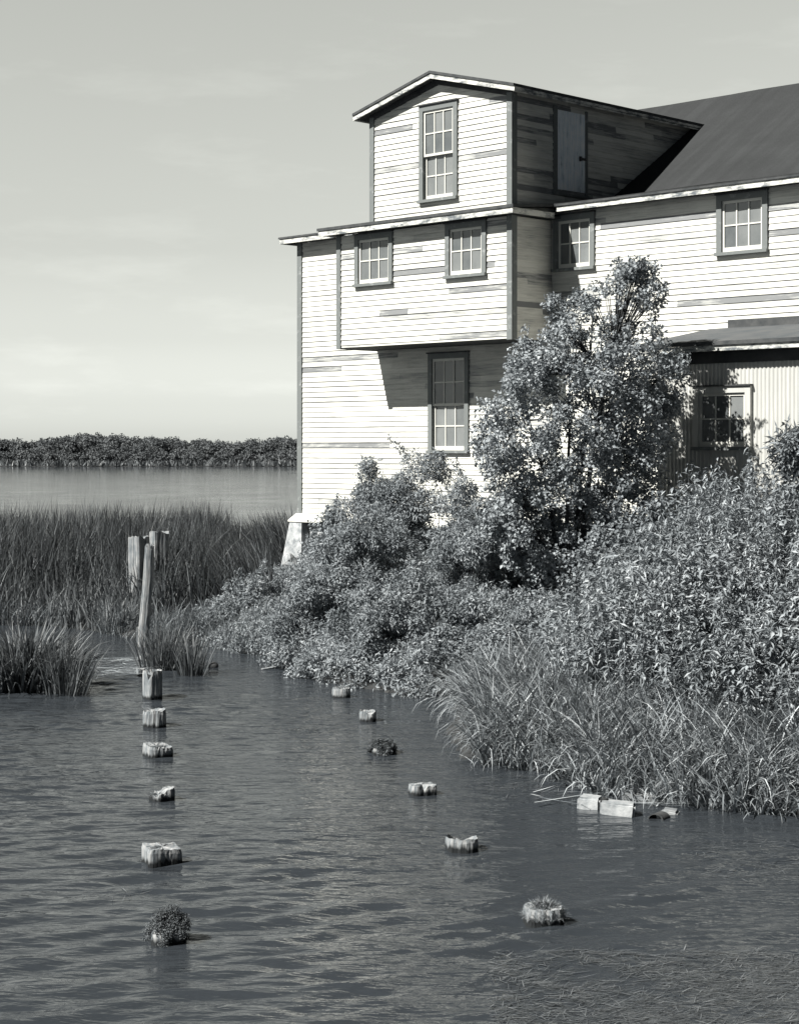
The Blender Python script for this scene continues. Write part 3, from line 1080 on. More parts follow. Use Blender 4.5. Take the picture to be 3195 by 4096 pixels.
def tube(mb, pts, rads, n=7):
    """tapered tube along points"""
    rings = []
    for i, (p, r) in enumerate(zip(pts, rads)):
        p = Vector(p)
        a = Vector(pts[max(i - 1, 0)]); b = Vector(pts[min(i + 1, len(pts) - 1)])
        t = (b - a).normalized()
        u = t.orthogonal().normalized()
        v = t.cross(u)
        rings.append([tuple(p + (u * math.cos(2 * math.pi * k / n) + v * math.sin(2 * math.pi * k / n)) * r) for k in range(n)])
    vs = [q for ring in rings for q in ring]
    fs = []
    for i in range(len(pts) - 1):
        for k in range(n):
            fs.append((i * n + k, i * n + (k + 1) % n, (i + 1) * n + (k + 1) % n, (i + 1) * n + k))
    fs.append(tuple(range(n))[::-1])
    fs.append(tuple((len(pts) - 1) * n + k for k in range(n)))
    mb.add(vs, fs)


# ------------------------------------------------------------------ young tree in front of the bay
def build_tree():
    TYc = 25.5
    bx = xat(1215, TYc)
    bz = float(ground_z(np.array([bx]), np.array([TYc]))[0])
    t = empty("tree", (0, 0, 0))
    tag(t, "bushy young broad-leaved tree growing before the bay and lean-to", "tree")
    # outline: row, left, right, density
    prof = [(555, 1325, 1395, 1.0), (605, 1285, 1412, 1.0), (640, 1165, 1430, .75), (690, 1145, 1432, .7), (745, 1095, 1455, .75), (800, 1075, 1470, 1),
            (860, 1030, 1455, 1), (930, 995, 1440, 1), (1000, 1000, 1420, 1), (1060, 1010, 1395, 1), (1120, 1030, 1330, .9), (1180, 1050, 1270, .7), (1230, 1110, 1215, .4)]
    rows = np.array(prof)
    C, Rd = [], []
    for _ in range(4000):
        y = rng.uniform(560, 1235)
        l = np.interp(y, rows[:, 0], rows[:, 1]); r = np.interp(y, rows[:, 0], rows[:, 2]); dn = np.interp(y, rows[:, 0], rows[:, 3])
        if rng.random() > dn: continue
        x = rng.uniform(l, r)
        hw = (r - l) / 2; xc = (l + r) / 2
        k = math.sqrt(max(0, 1 - ((x - xc) / hw) ** 2))
        dep = hw * S / F * TYc * 0.85 * k
        Y = TYc + rng.uniform(-1, 1) * dep
        rad = rng.uniform(0.06, 0.14) if y < 720 else rng.uniform(0.08, 0.24) * (0.8 if y < 700 else 1)
        rp = rad * F / TYc / S
        if x - rp < l - 12 or x + rp > r + 12: continue
        C.append((xat(x, Y), Y, zat(y, Y))); Rd.append(rad)
        if len(C) >= 440: break
    for _ in range(90):
        c0 = np.array(C[rng.integers(0, len(C))])
        dv = np.array([rng.normal() * 0.7, rng.normal() * 0.5, 0.75])
        for q in range(1, 4):
            p = c0 + dv * (0.07 + 0.07 * q)
            row = (HOR + (H - p[2]) * F / p[1]) / S; cl_ = (p[0] / p[1] * F + 1597.5) / S
            if row < 548 or cl_ < np.interp(row, rows[:, 0], rows[:, 1]) - 14 or cl_ > np.interp(row, rows[:, 0], rows[:, 2]) + 14: break
            C.append(tuple(p)); Rd.append(0.075 - 0.012 * q)
    C = np.array(C); Rd = np.array(Rd)
    V, Fq, T = clumps_leaves(C, Rd, 5000, 0.056, 0.043, up=0.5, droop=0.35, shell=0.1)
    np_obj("crown", V, Fq, M["leaf_tree"], t, tone=T)
    mb = MB()
    base = Vector((bx, TYc, bz - 0.2))
    stems = []
    for k, (dx, dy, top, r0) in enumerate([(1330, 0.1, 600, .045), (1210, -0.2, 680, .04), (1270, 0.3, 640, .04), (1110, -0.1, 800, .035), (1400, 0.25, 760, .03), (1040, -0.3, 930, .025), (1290, -0.4, 800, .03)]):
        Y = TYc + dy
        end = Vector((xat(dx, Y), Y, zat(top, Y)))
        b0 = base + Vector((random.uniform(-.1, .1), random.uniform(-.1, .1), 0))
        pts = []
        for i in range(7):
            u = i / 6
            p = b0.lerp(end, u)
            p.x += (end.x - b0.x) * (u ** 1.6 - u) * 0.7 + 0.03 * math.sin(u * 9 + k)
            p.y += 0.04 * math.sin(u * 7 + 2 * k)
            pts.append(p)
        stems.append(pts)
        tube(mb, pts, [r0 * (1 - 0.78 * i / 6) for i in range(7)])
    mb.build("trunk", M["bark"], t, smooth=True)
    mb = MB()
    for c in C[::2]:
        c = Vector(c)
        best = min((p for st in stems for p in st[1:-1] if p.z < c.z - 0.05), key=lambda p: (p - c).length, default=None)
        if best is None or (best - c).length > 1.4: continue
        m = best.lerp(c, 0.5) + Vector((0, 0, -0.05))
        tube(mb, [best, m, c], [0.012, 0.008, 0.003], 5)
    mb.build("branch", M["bark"], t)
    t.location = (0, 0, 0)


build_tree()


# ------------------------------------------------------------------ shrubs
def shrub(name, label, cx, cy, hw, hd, ztop, n, L, Wd, mat, dens, rmin=0.13, rmax=0.26, droop=0.4, zbase=None, tone=(0.1, 0.85), group="leafy shrubs on the bank"):
    """mound of leaf clumps: plan centre, half width across and in depth, top height"""
    zb = float(ground_z(np.array([cx]), np.array([cy]))[0]) if zbase is None else zbase
    t = empty(name, (cx, cy, zb))
    tag(t, label, "shrub", group)
    C, Rd = [], []
    while len(C) < n:
        a, b, c = rng.uniform(-1, 1, 3)
        c = abs(c)
        q = a * a + b * b + c * c
        if q > 1 or q < 0.3: continue
        bump = 1 + 0.18 * math.sin(a * 7 + cx * 3) * math.cos(b * 6 + cy)
        C.append((a * hw, b * hd, c * (ztop - zb) * 1.06 * bump)); Rd.append(rng.uniform(rmin, rmax))
    for _ in range(n // 6):
        c0 = np.array(C[rng.integers(0, n)])
        if c0[2] < 0.45 * (ztop - zb): continue
        dv = np.array([rng.normal() * 0.35, rng.normal() * 0.35, 1.0])
        for q in range(1, 5):
            C.append(tuple(c0 + dv * (0.10 + 0.075 * q))); Rd.append(0.085 - 0.012 * q)
    C = np.array(C)
    V, Fq, T = clumps_leaves(C, Rd, dens, L, Wd, up=0.6, droop=droop, shell=0.25, tone0=tone[0], tone1=tone[1])
    np_obj("foliage", V, Fq, mat, t, tone=T)
    mb = MB()
    for c in C[:n:max(1, n // 16)]:
        tube(mb, [(random.uniform(-.1, .1), random.uniform(-.1, .1), -0.15), (c[0] * .4, c[1] * .4, c[2] * .55), tuple(c)], [0.018, 0.012, 0.004], 5)
    mb.build("stem", M["bark"], t)
    return t


LS = M["leaf_shrub"]
# (measured column, depth, half width, half depth, measured row of its top)
SH = [
    ("shrub", "leafy shrub crowding the tall lower window of the mill", 925, 29.2, 0.85, 0.9, 978, 54, "s"),
    ("shrub", "ragged shrub against the clapboards left of the tall lower window", 785, 30.3, 0.80, 0.8, 1022, 52, "s"),
    ("shrub", "dark shrub pressed around the concrete corner pier", 712, 32.2, 0.34, 0.5, 1078, 20, "t"),
    ("shrub", "middle one of three shrubs standing close against the clapboard wall", 860, 29.3, 0.75, 0.7, 1000, 50, "s"),
    ("shrub", "wide rounded shrub in the middle of the bank", 800, 27.2, 1.05, 1.0, 1100, 74, "s"),
    ("shrub", "willowy shrub hanging over the water behind the nearest right-row stumps", 860, 24.6, 1.05, 0.85, 1245, 62, "s"),
    ("shrub", "shrub drooping into the water left of the far right-row stump", 660, 26.4, 0.66, 0.8, 1250, 40, "s"),
    ("shrub", "low shrub between the tall posts and the corner pier", 540, 30.4, 0.62, 0.7, 1245, 34, "s"),
    ("shrub", "shrub under the left side of the young tree", 1010, 26.2, 0.7, 0.9, 1060, 48, "s"),
    ("shrub", "leafy shrub below the young tree, above the bank grass", 1060, 24.2, 0.75, 0.9, 1290, 46, "s"),
    ("shrub", "dark broad-leaved shrub right of the young tree's foot", 1330, 24.9, 0.75, 0.6, 1040, 48, "t"),
]
for nm, lb, dx, Y, hw, hd, top, n, kind in SH:
    if kind == "s":
        shrub(nm, lb, xat(dx, Y), Y, hw, hd, zat(top, Y), int(n * 1.25), 0.066, 0.024, LS, 8600)
    else:
        shrub(nm, lb, xat(dx, Y), Y, hw, hd, zat(top, Y), n, 0.06, 0.05, M["leaf_tree"], 5200, tone=(0.0, 0.6))
shrub("shrub", "spiky shrub at the right edge against the corrugated lean-to", xat(1730, 22.8), 22.8, 0.42, 0.4, zat(925, 22.8), 22, 0.13, 0.03, M["leaf_weed"], 3600, zbase=2.3)


# ------------------------------------------------------------------ stuff: undergrowth, weeds, grass, reeds
def scatter(n, box, cond):
    out = []
    tot = 0
    while tot < n:
        P = np.stack([rng.uniform(box[0], box[1], n), rng.uniform(box[2], box[3], n)], 1)
        P = P[cond(P)]
        out.append(P); tot += len(P)
    return np.concatenate(out)[:n]


def col(P):
    """measured column of plan points"""
    return (P[:, 0] / P[:, 1] * F + 1597.5) / S


def behind_front(P, margin=0.25):
    """not inside the mill: in front of its walls"""
    x, y = P[:, 0] - BX, P[:, 1] - BY
    t = (x - y) * a45
    d = -(x + y) * a45
    lim_ = np.where((t > SH0 - 0.3), SHD + margin, margin)
    return (d > lim_) | (t < -0.5)


# undergrowth of low leafy plants on the whole middle bank
def cond_under(P):
    sdv = sdist(P)
    c = col(P)
    return (sdv > -0.12) & behind_front(P) & (c > 430) & (c < np.where(P[:, 1] < 22.9, 0, 1230)) & (P[:, 1] < 34)


P = scatter(1250, (-3.5, 5.0, 19, 34), cond_under)
gz = ground_z(P[:, 0], P[:, 1])
rad = rng.uniform(0.14, 0.30, len(P))
hh = np.interp(sdist(P), [0, 0.4, 2, 5], [0.12, 0.35, 0.6, 0.8]) * rng.uniform(0.6, 1.1, len(P))
hh *= np.where(col(P) < 665, 0.45, 1.0)
V, Fq, T = clumps_leaves(np.stack([P[:, 0], P[:, 1], gz + hh], 1), rad, 4600, 0.066, 0.024, up=0.6, droop=0.4, shell=0.2)
tag(np_obj("undergrowth", V, Fq, LS, tone=T), "low leafy undergrowth covering the bank below the mill", "undergrowth", kind="stuff")


# tall broad weeds climbing the bank to the lean-to
def weed_top(P):
    """height of the weed canopy above the water"""
    Y = P[:, 1]
    sdv = np.maximum(sdist(P), 0)
    zy = np.interp(Y, [15.5, 17, 19, 21, 23, 24.5, 26], [0.6, 1.05, 1.6, 2.15, 2.75, 3.1, 3.1])
    zc = np.interp(col(P), [1130, 1200, 1300, 1430, 1520, 1600], [1.0, 1.15, 1.6, 2.3, 2.78, 2.80])
    return np.minimum(zy, zc)


def cond_weed(P):
    c = col(P)
    s_ = sdist(P)
    return (s_ > 1.2) & behind_front(P, 0.35) & (c > 1130 + (P[:, 1] > 24) * 230) & (c < 1800) & (P[:, 1] < 26)


P = scatter(2500, (1.2, 8.5, 14, 27), cond_weed)
gz = ground_z(P[:, 0], P[:, 1])
zt = weed_top(P) * rng.uniform(0.72, 1.10, len(P)) + 0.24 * wob(P[:, 0], P[:, 1], 2.6)
zt = np.maximum(zt, gz + 0.3)
# every weed: a stem carrying leaves up its length
mbP, mbD, mbN, mbL, mbW, mbT = [], [], [], [], [], []
stemP, stemH, stemL = [], [], []
for (x, y), g, z in zip(P, gz, zt):
    hgt = z - g
    k = rng.integers(32, 52)
    u = rng.uniform(0.25, 1.0, k) ** 0.7
    lean = rng.normal(size=2) * 0.12
    base = np.stack([x + lean[0] * u * hgt, y + lean[1] * u * hgt, g + u * hgt], 1)
    an = rng.uniform(0, 2 * math.pi, k)
    d = np.stack([np.cos(an), np.sin(an), rng.uniform(-1.3, 0.5, k)], 1)
    mbP.append(base); mbD.append(d)
    mbN.append(np.stack([np.cos(an) * 0.5 + rng.normal(size=k) * .3, np.sin(an) * 0.5 + rng.normal(size=k) * .3, np.full(k, 0.65)], 1))
    broad = wob(np.array([x]), np.array([y]), 1.9, 0.6)[0] > 0.35
    if broad:
        mbL.append(rng.uniform(0.07, 0.12, k)); mbW.append(rng.uniform(0.028, 0.05, k))
    else:
        mbL.append(rng.uniform(0.06, 0.125, k)); mbW.append(rng.uniform(0.014, 0.032, k))
    b = rng.uniform(-0.25, 0.2) + 0.25 * wob(np.array([x]), np.array([y]), 2.7, 2.0)[0]
    mbT.append(np.clip(rng.uniform(0.1, 0.85, k) + b, 0, 1))
    stemP.append((x, y, g)); stemH.append(hgt); stemL.append(lean)
P_, D_, N_ = map(np.concatenate, (mbP, mbD, mbN))
V, Fq = leaf_mesh(P_, D_, N_, np.concatenate(mbL), np.concatenate(mbW))
T = np.repeat(np.concatenate(mbT), 2)
V2, F2, nt2 = blade_mesh(np.array(stemP), np.array(stemH), np.concatenate([np.array(stemL), np.zeros((len(stemL), 1))], 1), np.full(len(stemP), 0.012), np.zeros(len(stemP)), 3)
V = np.concatenate([V, V2]); Fq = np.concatenate([Fq, F2 + len(V) - len(V2)]); T = np.concatenate([T, np.full(len(F2), 0.4)])
tag(np_obj("tall_weeds", V, Fq, M["leaf_weed"], tone=T), "tall leafy weeds covering the bank up to the lean-to", "weeds", kind="stuff")


# arching bank grass in front
def cond_grass(P):
    s_ = sdist(P)
    c = col(P)
    return (s_ > -0.15) & (s_ < 3.3) & (c > 905) & (c < 1800) & (P[:, 1] < 22.8)


P = scatter(27000, (0.8, 6.5, 13.5, 23), cond_grass)
s_ = sdist(P)
gz = ground_z(P[:, 0], P[:, 1])
hg = np.interp(s_, [-0.15, 0.3, 1.2, 3.3], [0.55, 0.80, 0.82, 0.58]) * rng.uniform(0.55, 1.2, len(P))
hg *= np.interp(col(P), [905, 940, 1000], [0.7, 0.9, 1.0])
cl = wob(P[:, 0], P[:, 1], 3.0)
lean = np.stack([-0.05 + 0.30 * cl + rng.normal(size=len(P)) * 0.20, -0.15 + rng.normal(size=len(P)) * 0.22, np.zeros(len(P))], 1)
V, Fq, k = blade_mesh(np.stack([P[:, 0], P[:, 1], gz - 0.05], 1), hg, lean, rng.uniform(0.010, 0.024, len(P)), rng.uniform(0.5, 2.9, len(P)), 6)
T = np.repeat(np.clip(rng.uniform(0.0, 1.0, len(P)) ** 1.7, 0, 1), k)
tag(np_obj("bank_grass", V, Fq, M["grass"], tone=T), "long arching grass hanging over the near water's edge", "grass", kind="stuff")


# cattail bed on the spit
def cond_reed(P):
    s_ = sdist(P)
    c = col(P)
    return (s_ > -0.1) & (c < np.where(P[:, 1] < 35.2, 585, 640)) & (behind_front(P, 0.6))


P = scatter(26000, (-11.5, -0.5, 30.5, 44), lambda P: cond_reed(P) & (rng.random(len(P)) < np.interp(sdist(P), [0, 2, 6], [1, 0.75, 0.4])))
c = col(P)
s_ = sdist(P)
gz = ground_z(P[:, 0], P[:, 1])
hg = np.interp(s_, [0, 0.5, 1.2, 2.5], [0.55, 0.9, 1.5, 1.85]) * rng.uniform(0.75, 1.12, len(P)) + 0.12 * wob(P[:, 0], P[:, 1], 1.5)
hg *= np.interp(c, [380, 470, 560, 640], [1, 0.9, 0.75, 0.72])
hg *= np.where((P[:, 1] > 36) & (c > 420), 1.1, 1.0)
right = np.interp(c, [200, 380, 520, 640], [0.05, 0.1, -0.32, -0.2])
lean = np.stack([right + 0.16 * wob(P[:, 0], P[:, 1], 2.4, 3) + rng.normal(size=len(P)) * 0.13, rng.normal(size=len(P)) * 0.13 - 0.04, np.zeros(len(P))], 1)
V, Fq, k = blade_mesh(np.stack([P[:, 0], P[:, 1], gz - 0.05], 1), hg, lean, rng.uniform(0.014, 0.034, len(P)), rng.uniform(0.0, 1.0, len(P)) ** 1.6 * 1.3, 5)
T = np.repeat(np.clip(rng.uniform(0, 1, len(P)) ** 2 * 0.8 + np.interp(s_, [0, 1.4], [0.35, 0.0]), 0, 1), k)
tag(np_obj("reed_bed", V, Fq, M["bedreed"], tone=T), "dense dark cattail bed on the spit left of the mill", "reeds", kind="stuff")


P = scatter(9000, (-9, -0.3, 23.5, 34), lambda P: (sdist(P) > -0.15) & (sdist(P) < 1.6) & (col(P) < 690) & (wob(P[:, 0], P[:, 1], 2.2) > -0.35))
gz = ground_z(P[:, 0], P[:, 1])
lean = np.stack([rng.normal(size=len(P)) * 0.25 + 0.1, rng.normal(size=len(P)) * 0.2 - 0.25, np.zeros(len(P))], 1)
V, Fq, k = blade_mesh(np.stack([P[:, 0], P[:, 1], gz - 0.05], 1), rng.uniform(0.3, 0.75, len(P)), lean, rng.uniform(0.008, 0.016, len(P)), rng.uniform(0.3, 1.9, len(P)), 4)
tag(np_obj("shore_sedge", V, Fq, M["grass"], tone=np.repeat(rng.uniform(0, 0.8, len(P)), k)), "short pale sedge along the far edge of the water", "grass", kind="stuff")


def reed_clump(name, label, cx, cy, rx, ry, n, h0, h1, mat, leanx=0.0, spread=0.35, bend=(0.1, 1.2), w=(0.010, 0.02), cat="reeds"):
    t = rng.normal(size=(n, 2)) * 0.5
    t = np.clip(t, -1.1, 1.1)
    P = np.stack([t[:, 0] * rx, t[:, 1] * ry, np.full(n, -0.2)], 1)
    lean = np.stack([t[:, 0] * spread + leanx + rng.normal(size=n) * 0.08, t[:, 1] * spread + rng.normal(size=n) * 0.08, np.zeros(n)], 1)
    V, Fq, k = blade_mesh(P, rng.uniform(h0, h1, n) + 0.2, lean, rng.uniform(*w, n), rng.uniform(*bend, n), 4)
    o = np_obj(name, V, Fq, mat, tone=np.repeat(rng.uniform(0, 1, n) ** 1.2, k), loc=(cx, cy, 0))
    return tag(o, label, cat)


x, y = onwater(55, 1478)
reed_clump("reed_clump", "round dark reed tussock standing in the water at the left edge", x - 0.12, y + 0.5, 0.46, 0.45, 1700, 0.45, 1.05, M["bedreed"], 0.0, 0.2, (0.3, 2.2), (0.02, 0.045))
x, y = onwater(140, 1482)
reed_clump("reed_clump", "thin upright reeds at the right side of the left tussock", x, y + 0.1, 0.2, 0.25, 240, 0.45, 0.95, M["reed"], 0.08, 0.22, (0, 0.5), (0.008, 0.016))
x, y = onwater(350, 1425)
reed_clump("reed_clump", "reeds rising from the water beside the slender leaning pole", x, y, 0.26, 0.3, 500, 0.3, 0.75, M["reed"], 0.05, 0.2, (0, 0.9))
x, y = onwater(410, 1440)
reed_clump("reed_clump", "sparse thin reed tuft standing alone in open water right of the pole", x, y, 0.14, 0.2, 160, 0.35, 0.72, M["reed"], 0.03, 0.22, (0, 0.6))

# floating straw and weed mats
def strands(name, label, cat, regions, mat, w=(0.004, 0.010), ln=(0.15, 0.6), zmax=0.03, ang=0.35):
    Vs, Fs, Ts = [], [], []
    off = 0
    for (x0, x1, y0, y1, n) in regions:
        dx = rng.uniform(x0, x1, n); dy = rng.uniform(y0, y1, n)
        Y = H * F / (dy * S - HOR); X = (dx * S - 1597.5) / F * Y
        m_ = wob(X, Y, 3.1) + wob(X, Y, 7.0, 2) * .6 > rng.uniform(-0.9, 0.9, n)
        X, Y = X[m_], Y[m_]; n = len(X)
        a = rng.normal(size=n) * ang
        lean = np.stack([np.cos(a), np.sin(a), np.zeros(n)], 1) * 30
        P = np.stack([X, Y, rng.uniform(0.004, zmax, n)], 1)
        V, Fq, k = blade_mesh(P, rng.uniform(*ln, n), lean, rng.uniform(*w, n), rng.uniform(-0.06, 0.0, n), 3)
        V[:, 2] = np.clip(V[:, 2], 0.003, zmax * 1.8)
        Vs.append(V); Fs.append(Fq + off); off += len(V)
        Ts.append(np.repeat(rng.uniform(0, 1, n), k))
    o = np_obj(name, np.concatenate(Vs), np.concatenate(Fs), mat, tone=np.concatenate(Ts))
    return tag(o, label, cat, kind="stuff")


strands("floating_straw", "pale broken reed stalks floating beside the posts", "straw", [(190, 300, 1408, 1445, 220), (1130, 1500, 1690, 1722, 120)], M["straw"], (0.010, 0.02), (0.2, 0.8), 0.05, 0.6)
strands("weed_and_glints", "matted water weed near the lower right corner, plus strands put in as ripple glints", "water weed",
        [(1040, 1760, 2030, 2200, 13000), (1000, 1240, 1652, 1705, 900), (170, 310, 1895, 1925, 90), (1480, 1760, 1795, 1880, 900)], M["reed"], (0.003, 0.008), (0.04, 0.16), 0.014, 0.7)  # last patch: strands put in for bright ripples on the water

# ------------------------------------------------------------------ far wood across the lake
n = 2600
X = rng.uniform(-150, 60, n)
Y = 306 + rng.uniform(0, 26, n)
hcol = 4.5 + 1.3 * wob(X, X * 0, 0.11) + 0.8 * wob(X, X * 0, 0.33, 1) - np.interp(X, [-150, -60, -20], [-0.5, 0.3, 0.0])
r_ = rng.uniform(0.7, 1.6, n)
frontness = np.interp(Y, [306, 314], [0.35, 1.0])
Z = 0.4 + (hcol * frontness - 0.8) * rng.uniform(0.2, 1.0, n)
V, Fq, T = clumps_leaves(np.stack([X, Y, Z], 1), r_, 230, 0.38, 0.28, up=0.5, droop=0.2, shell=0.3)
tag(np_obj("far_wood", V, Fq, M["far"], tone=T), "low dark wood along the far shore of the lake", "wood", kind="stuff")
n = 9000
X = rng.uniform(-150, 60, n); Y = rng.uniform(301, 308, n)
V, Fq, k = blade_mesh(np.stack([X, Y, X * 0 + 0.1], 1), rng.uniform(0.4, 1.3, n), rng.normal(size=(n, 3)) * [0.3, 0.3, 0], rng.uniform(0.15, 0.35, n), rng.uniform(0, 0.6, n), 3)
tag(np_obj("far_reeds", V, Fq, M["reed"], tone=np.repeat(rng.uniform(0.2, 0.9, n), k)), "pale strip of reeds at the foot of the far wood", "reeds", kind="stuff")


# ------------------------------------------------------------------ old piles in the water
def pile_mesh(r, h, sq=0.0, rot=0.0, slope=(0, 0), hollow=0.0, rough=0.06, bottom=-0.5, seed=0, notch=None, ell=1.0):
    """weathered pile: fluted outline, worn sloping top, optional rotted hollow; origin at the water line"""
    rr = np.random.default_rng(seed)
    nA = 56
    ang = np.linspace(0, 2 * np.pi, nA, endpoint=False)
    p = 2 + 6 * sq
    base = (np.abs(np.cos(ang)) ** p + np.abs(np.sin(ang)) ** p) ** (-1 / p)
    def wave(lo, hi, n):
        o = np.zeros(nA)
        for _ in range(n):
            f = rr.integers(lo, hi)
            o += np.sin(ang * f + rr.uniform(0, 6.28)) / n ** 0.5
        return o
    flute = 1 + rough * (0.45 * wave(2, 5, 3) + 0.30 * wave(7, 16, 4))
    rad = r * base * flute
    px = rad * np.cos(ang); py = rad * np.sin(ang) * ell
    c, s = math.cos(rot), math.sin(rot)
    X = px * c - py * s; Y = px * s + py * c
    ztop = h + slope[0] * X + slope[1] * Y + wave(2, 9, 5) * 0.0028 * (1 + rough * 8) + rr.normal(size=nA) * 0.0025
    if notch:
        a0, wd, dp = notch
        dd = np.abs((ang + rot - a0 + np.pi) % (2 * np.pi) - np.pi)
        ztop -= dp * np.clip(1 - dd / wd, 0, 1)
    V, Fq = [], []
    levels = [0, 0.45, 0.8, 0.95, 1.0]
    for k, u in enumerate(levels):
        sc = 1.0 - 0.04 * u - (0.05 if k == 4 else 0)
        jit = 1 + rr.normal(size=nA) * 0.012
        for i in range(nA):
            V.append((X[i] * sc * jit[i], Y[i] * sc * jit[i], bottom + (ztop[i] - bottom) * u))
    for k in range(len(levels) - 1):
        for i in range(nA):
            j = (i + 1) % nA
            Fq.append((k * nA + i, k * nA + j, (k + 1) * nA + j, (k + 1) * nA + i))
    # top, ring by ring to the heart
    prev = (len(levels) - 1) * nA
    for q, rs in enumerate((0.78, 0.5, 0.22)):
        b = len(V)
        for i in range(nA):
            dz = -hollow * (1, 1.6, 1.8)[q] / 1.8 + rr.normal() * 0.003
            V.append((X[i] * rs, Y[i] * rs, ztop[i] * rs + (h + slope[0] * X[i] * rs + slope[1] * Y[i] * rs) * (1 - rs) + dz))
        for i in range(nA):
            j = (i + 1) % nA
            Fq.append((prev + i, prev + j, b + j, b + i))
        prev = b
    b = len(V)
    V.append((0, 0, h - hollow))
    for i in range(nA):
        Fq.append((prev + i, prev + (i + 1) % nA, b))
    return V, Fq


def pile(label, xl, xr_, ytop, ywater, name="wooden_pile", moss=None, group="rotted piles in the water", **kw):
    yw = ywater
    X0, Y0 = onwater((xl + xr_) / 2, yw)
    r = (xr_ - xl) / 2 * S / F * Y0
    h = (yw - ytop) * S / F * Y0
    V, Fq = pile_mesh(r, h, **kw)
    o = mesh_obj(name, V, Fq, M["pile"], loc=(X0, Y0 + r * 0.9, 0))
    tag(o, label, "pile", group)
    if moss and moss[0] < 0:
        n, hh, wd, spread, lift = moss
        a = rng.uniform(0, 2 * math.pi, -n); q = np.sqrt(rng.uniform(0, 1, -n)) * r * spread * (1 + 0.18 * np.sin(3 * a + r * 50))
        zz = (h + lift * (1 + 0.35 * np.sin(a * 2 + 1))) * np.sqrt(np.clip(1 - (q / (r * spread * 1.03)) ** 2, 0, 1)) * rng.uniform(0.75, 1.05, -n)
        V, Fq, T = clumps_leaves(np.stack([np.cos(a) * q, np.sin(a) * q, zz], 1), rng.uniform(0.02, 0.045, -n), 110000, hh, wd, up=0.5, droop=0.5, shell=0.3, tone0=0.0, tone1=0.45)
        np_obj("moss_tuft", V, Fq, M["moss"], o, tone=T)
    elif moss:
        n, hh, wd, spread, lift = moss
        a = rng.uniform(0, 2 * math.pi, n); q = np.sqrt(rng.uniform(0, 1, n)) * r * spread
        P = np.stack([np.cos(a) * q, np.sin(a) * q, h - 0.03 + lift * (1 - (q / (r * spread)) ** 2) - (0.0 if spread < 1 else 0.5 * h * (q / (r * spread)) ** 3)], 1)
        lean = np.stack([np.cos(a) * q / r, np.sin(a) * q / r, np.zeros(n)], 1) * 0.9 + rng.normal(size=(n, 3)) * [0.4, 0.4, 0]
        V, Fq, k = blade_mesh(P, rng.uniform(0.4, 1.0, n) * hh, lean, rng.uniform(0.5, 1, n) * wd, rng.uniform(0.3, 1.8, n), 3)
        np_obj("moss_tuft", V, Fq, M["moss"], o, tone=np.repeat(rng.uniform(0, 1, n), k))
    return o


# left row, far to near
pile("tall hollow-topped pile at the far end of the left row", 305, 342, 1432, 1492, sq=0.5, rot=0.6, hollow=0.06, notch=(-1.9, 0.5, 0.12), rough=0.09, seed=1)
pile("split barrel-like pile, second from the far end of the left row", 302, 352, 1518, 1553, sq=0.2, hollow=0.03, rough=0.10, seed=2, slope=(0.05, 0))
pile("low pile with a sloping top and a bit of weed, third in the left row", 304, 363, 1594, 1617, sq=0.6, rot=0.5, slope=(-0.12, 0), hollow=0.02, seed=3, moss=(60, 0.08, 0.008, 0.6, 0.0))
pile("dark crumbling slanted pile, fourth in the left row", 319, 366, 1693, 1710, sq=0.5, rot=0.5, slope=(0.35, 0.1), rough=0.16, seed=4, moss=(160, 0.05, 0.012, 0.95, 0.0))
pile("large square-cut pale pile in the middle of the near left row", 301, 381, 1814, 1848, sq=0.8, rot=0.45, slope=(-0.10, 0.02), rough=0.05, seed=5, ell=0.8)
pile("nearest left pile buried under a shaggy mound of moss", 318, 392, 1992, 2018, sq=0.1, rough=0.14, seed=6, moss=(-110, 0.009, 0.008, 1.22, 0.10))
# right row, far to near
pile("far pile of the right row, topped by drooping shrub leaves", 708, 747, 1470, 1490, sq=0.2, rough=0.07, seed=7, moss=(70, 0.10, 0.012, 0.8, 0.02))
pile("second right-row pile with a chipped rim", 766, 802, 1519, 1540, sq=0.2, rough=0.10, seed=8, notch=(-1.2, 0.6, 0.04), hollow=0.03)
pile("mossy sunken pile, third in the right row", 792, 838, 1598, 1611, sq=0.1, rough=0.15, seed=9, moss=(-60, 0.022, 0.010, 1.2, 0.06))
pile("low ragged pile with a light top, fourth in the right row", 872, 930, 1679, 1699, sq=0.5, rot=0.4, rough=0.10, seed=10, notch=(-1.4, 0.35, 0.06), ell=0.8)
pile("pile rotted to a hollow crescent, fifth in the right row", 951, 1022, 1792, 1818, sq=0.2, rough=0.08, seed=11, hollow=0.10, slope=(0.0, 0.0), notch=(1.5, 1.0, 0.06))
pile("nearest right pile capped with a turf of dry grass", 1121, 1204, 1944, 1977, sq=0.15, rough=0.11, seed=12, moss=(1500, 0.08, 0.006, 1.0, 0.04))
# a tall sprig on the nearest right pile stays with its turf
# stubs between the pole and the left row
pile("ragged split stub left of the slender pole's foot", 292, 306, 1340, 1380, name="wooden_stub", group="broken stubs by the pole", sq=0.3, rough=0.2, seed=13, slope=(-0.3, 0))
pile("low crumbled stub in the water just before the slender pole", 293, 330, 1397, 1414, name="wooden_stub", group="broken stubs by the pole", sq=0.3, rough=0.2, seed=14, hollow=0.03)
pile("small square block behind the tall hollow-topped pile", 290, 308, 1428, 1442, name="wooden_stub", group="broken stubs by the pole", sq=0.8, rot=0.4, rough=0.05, seed=15)


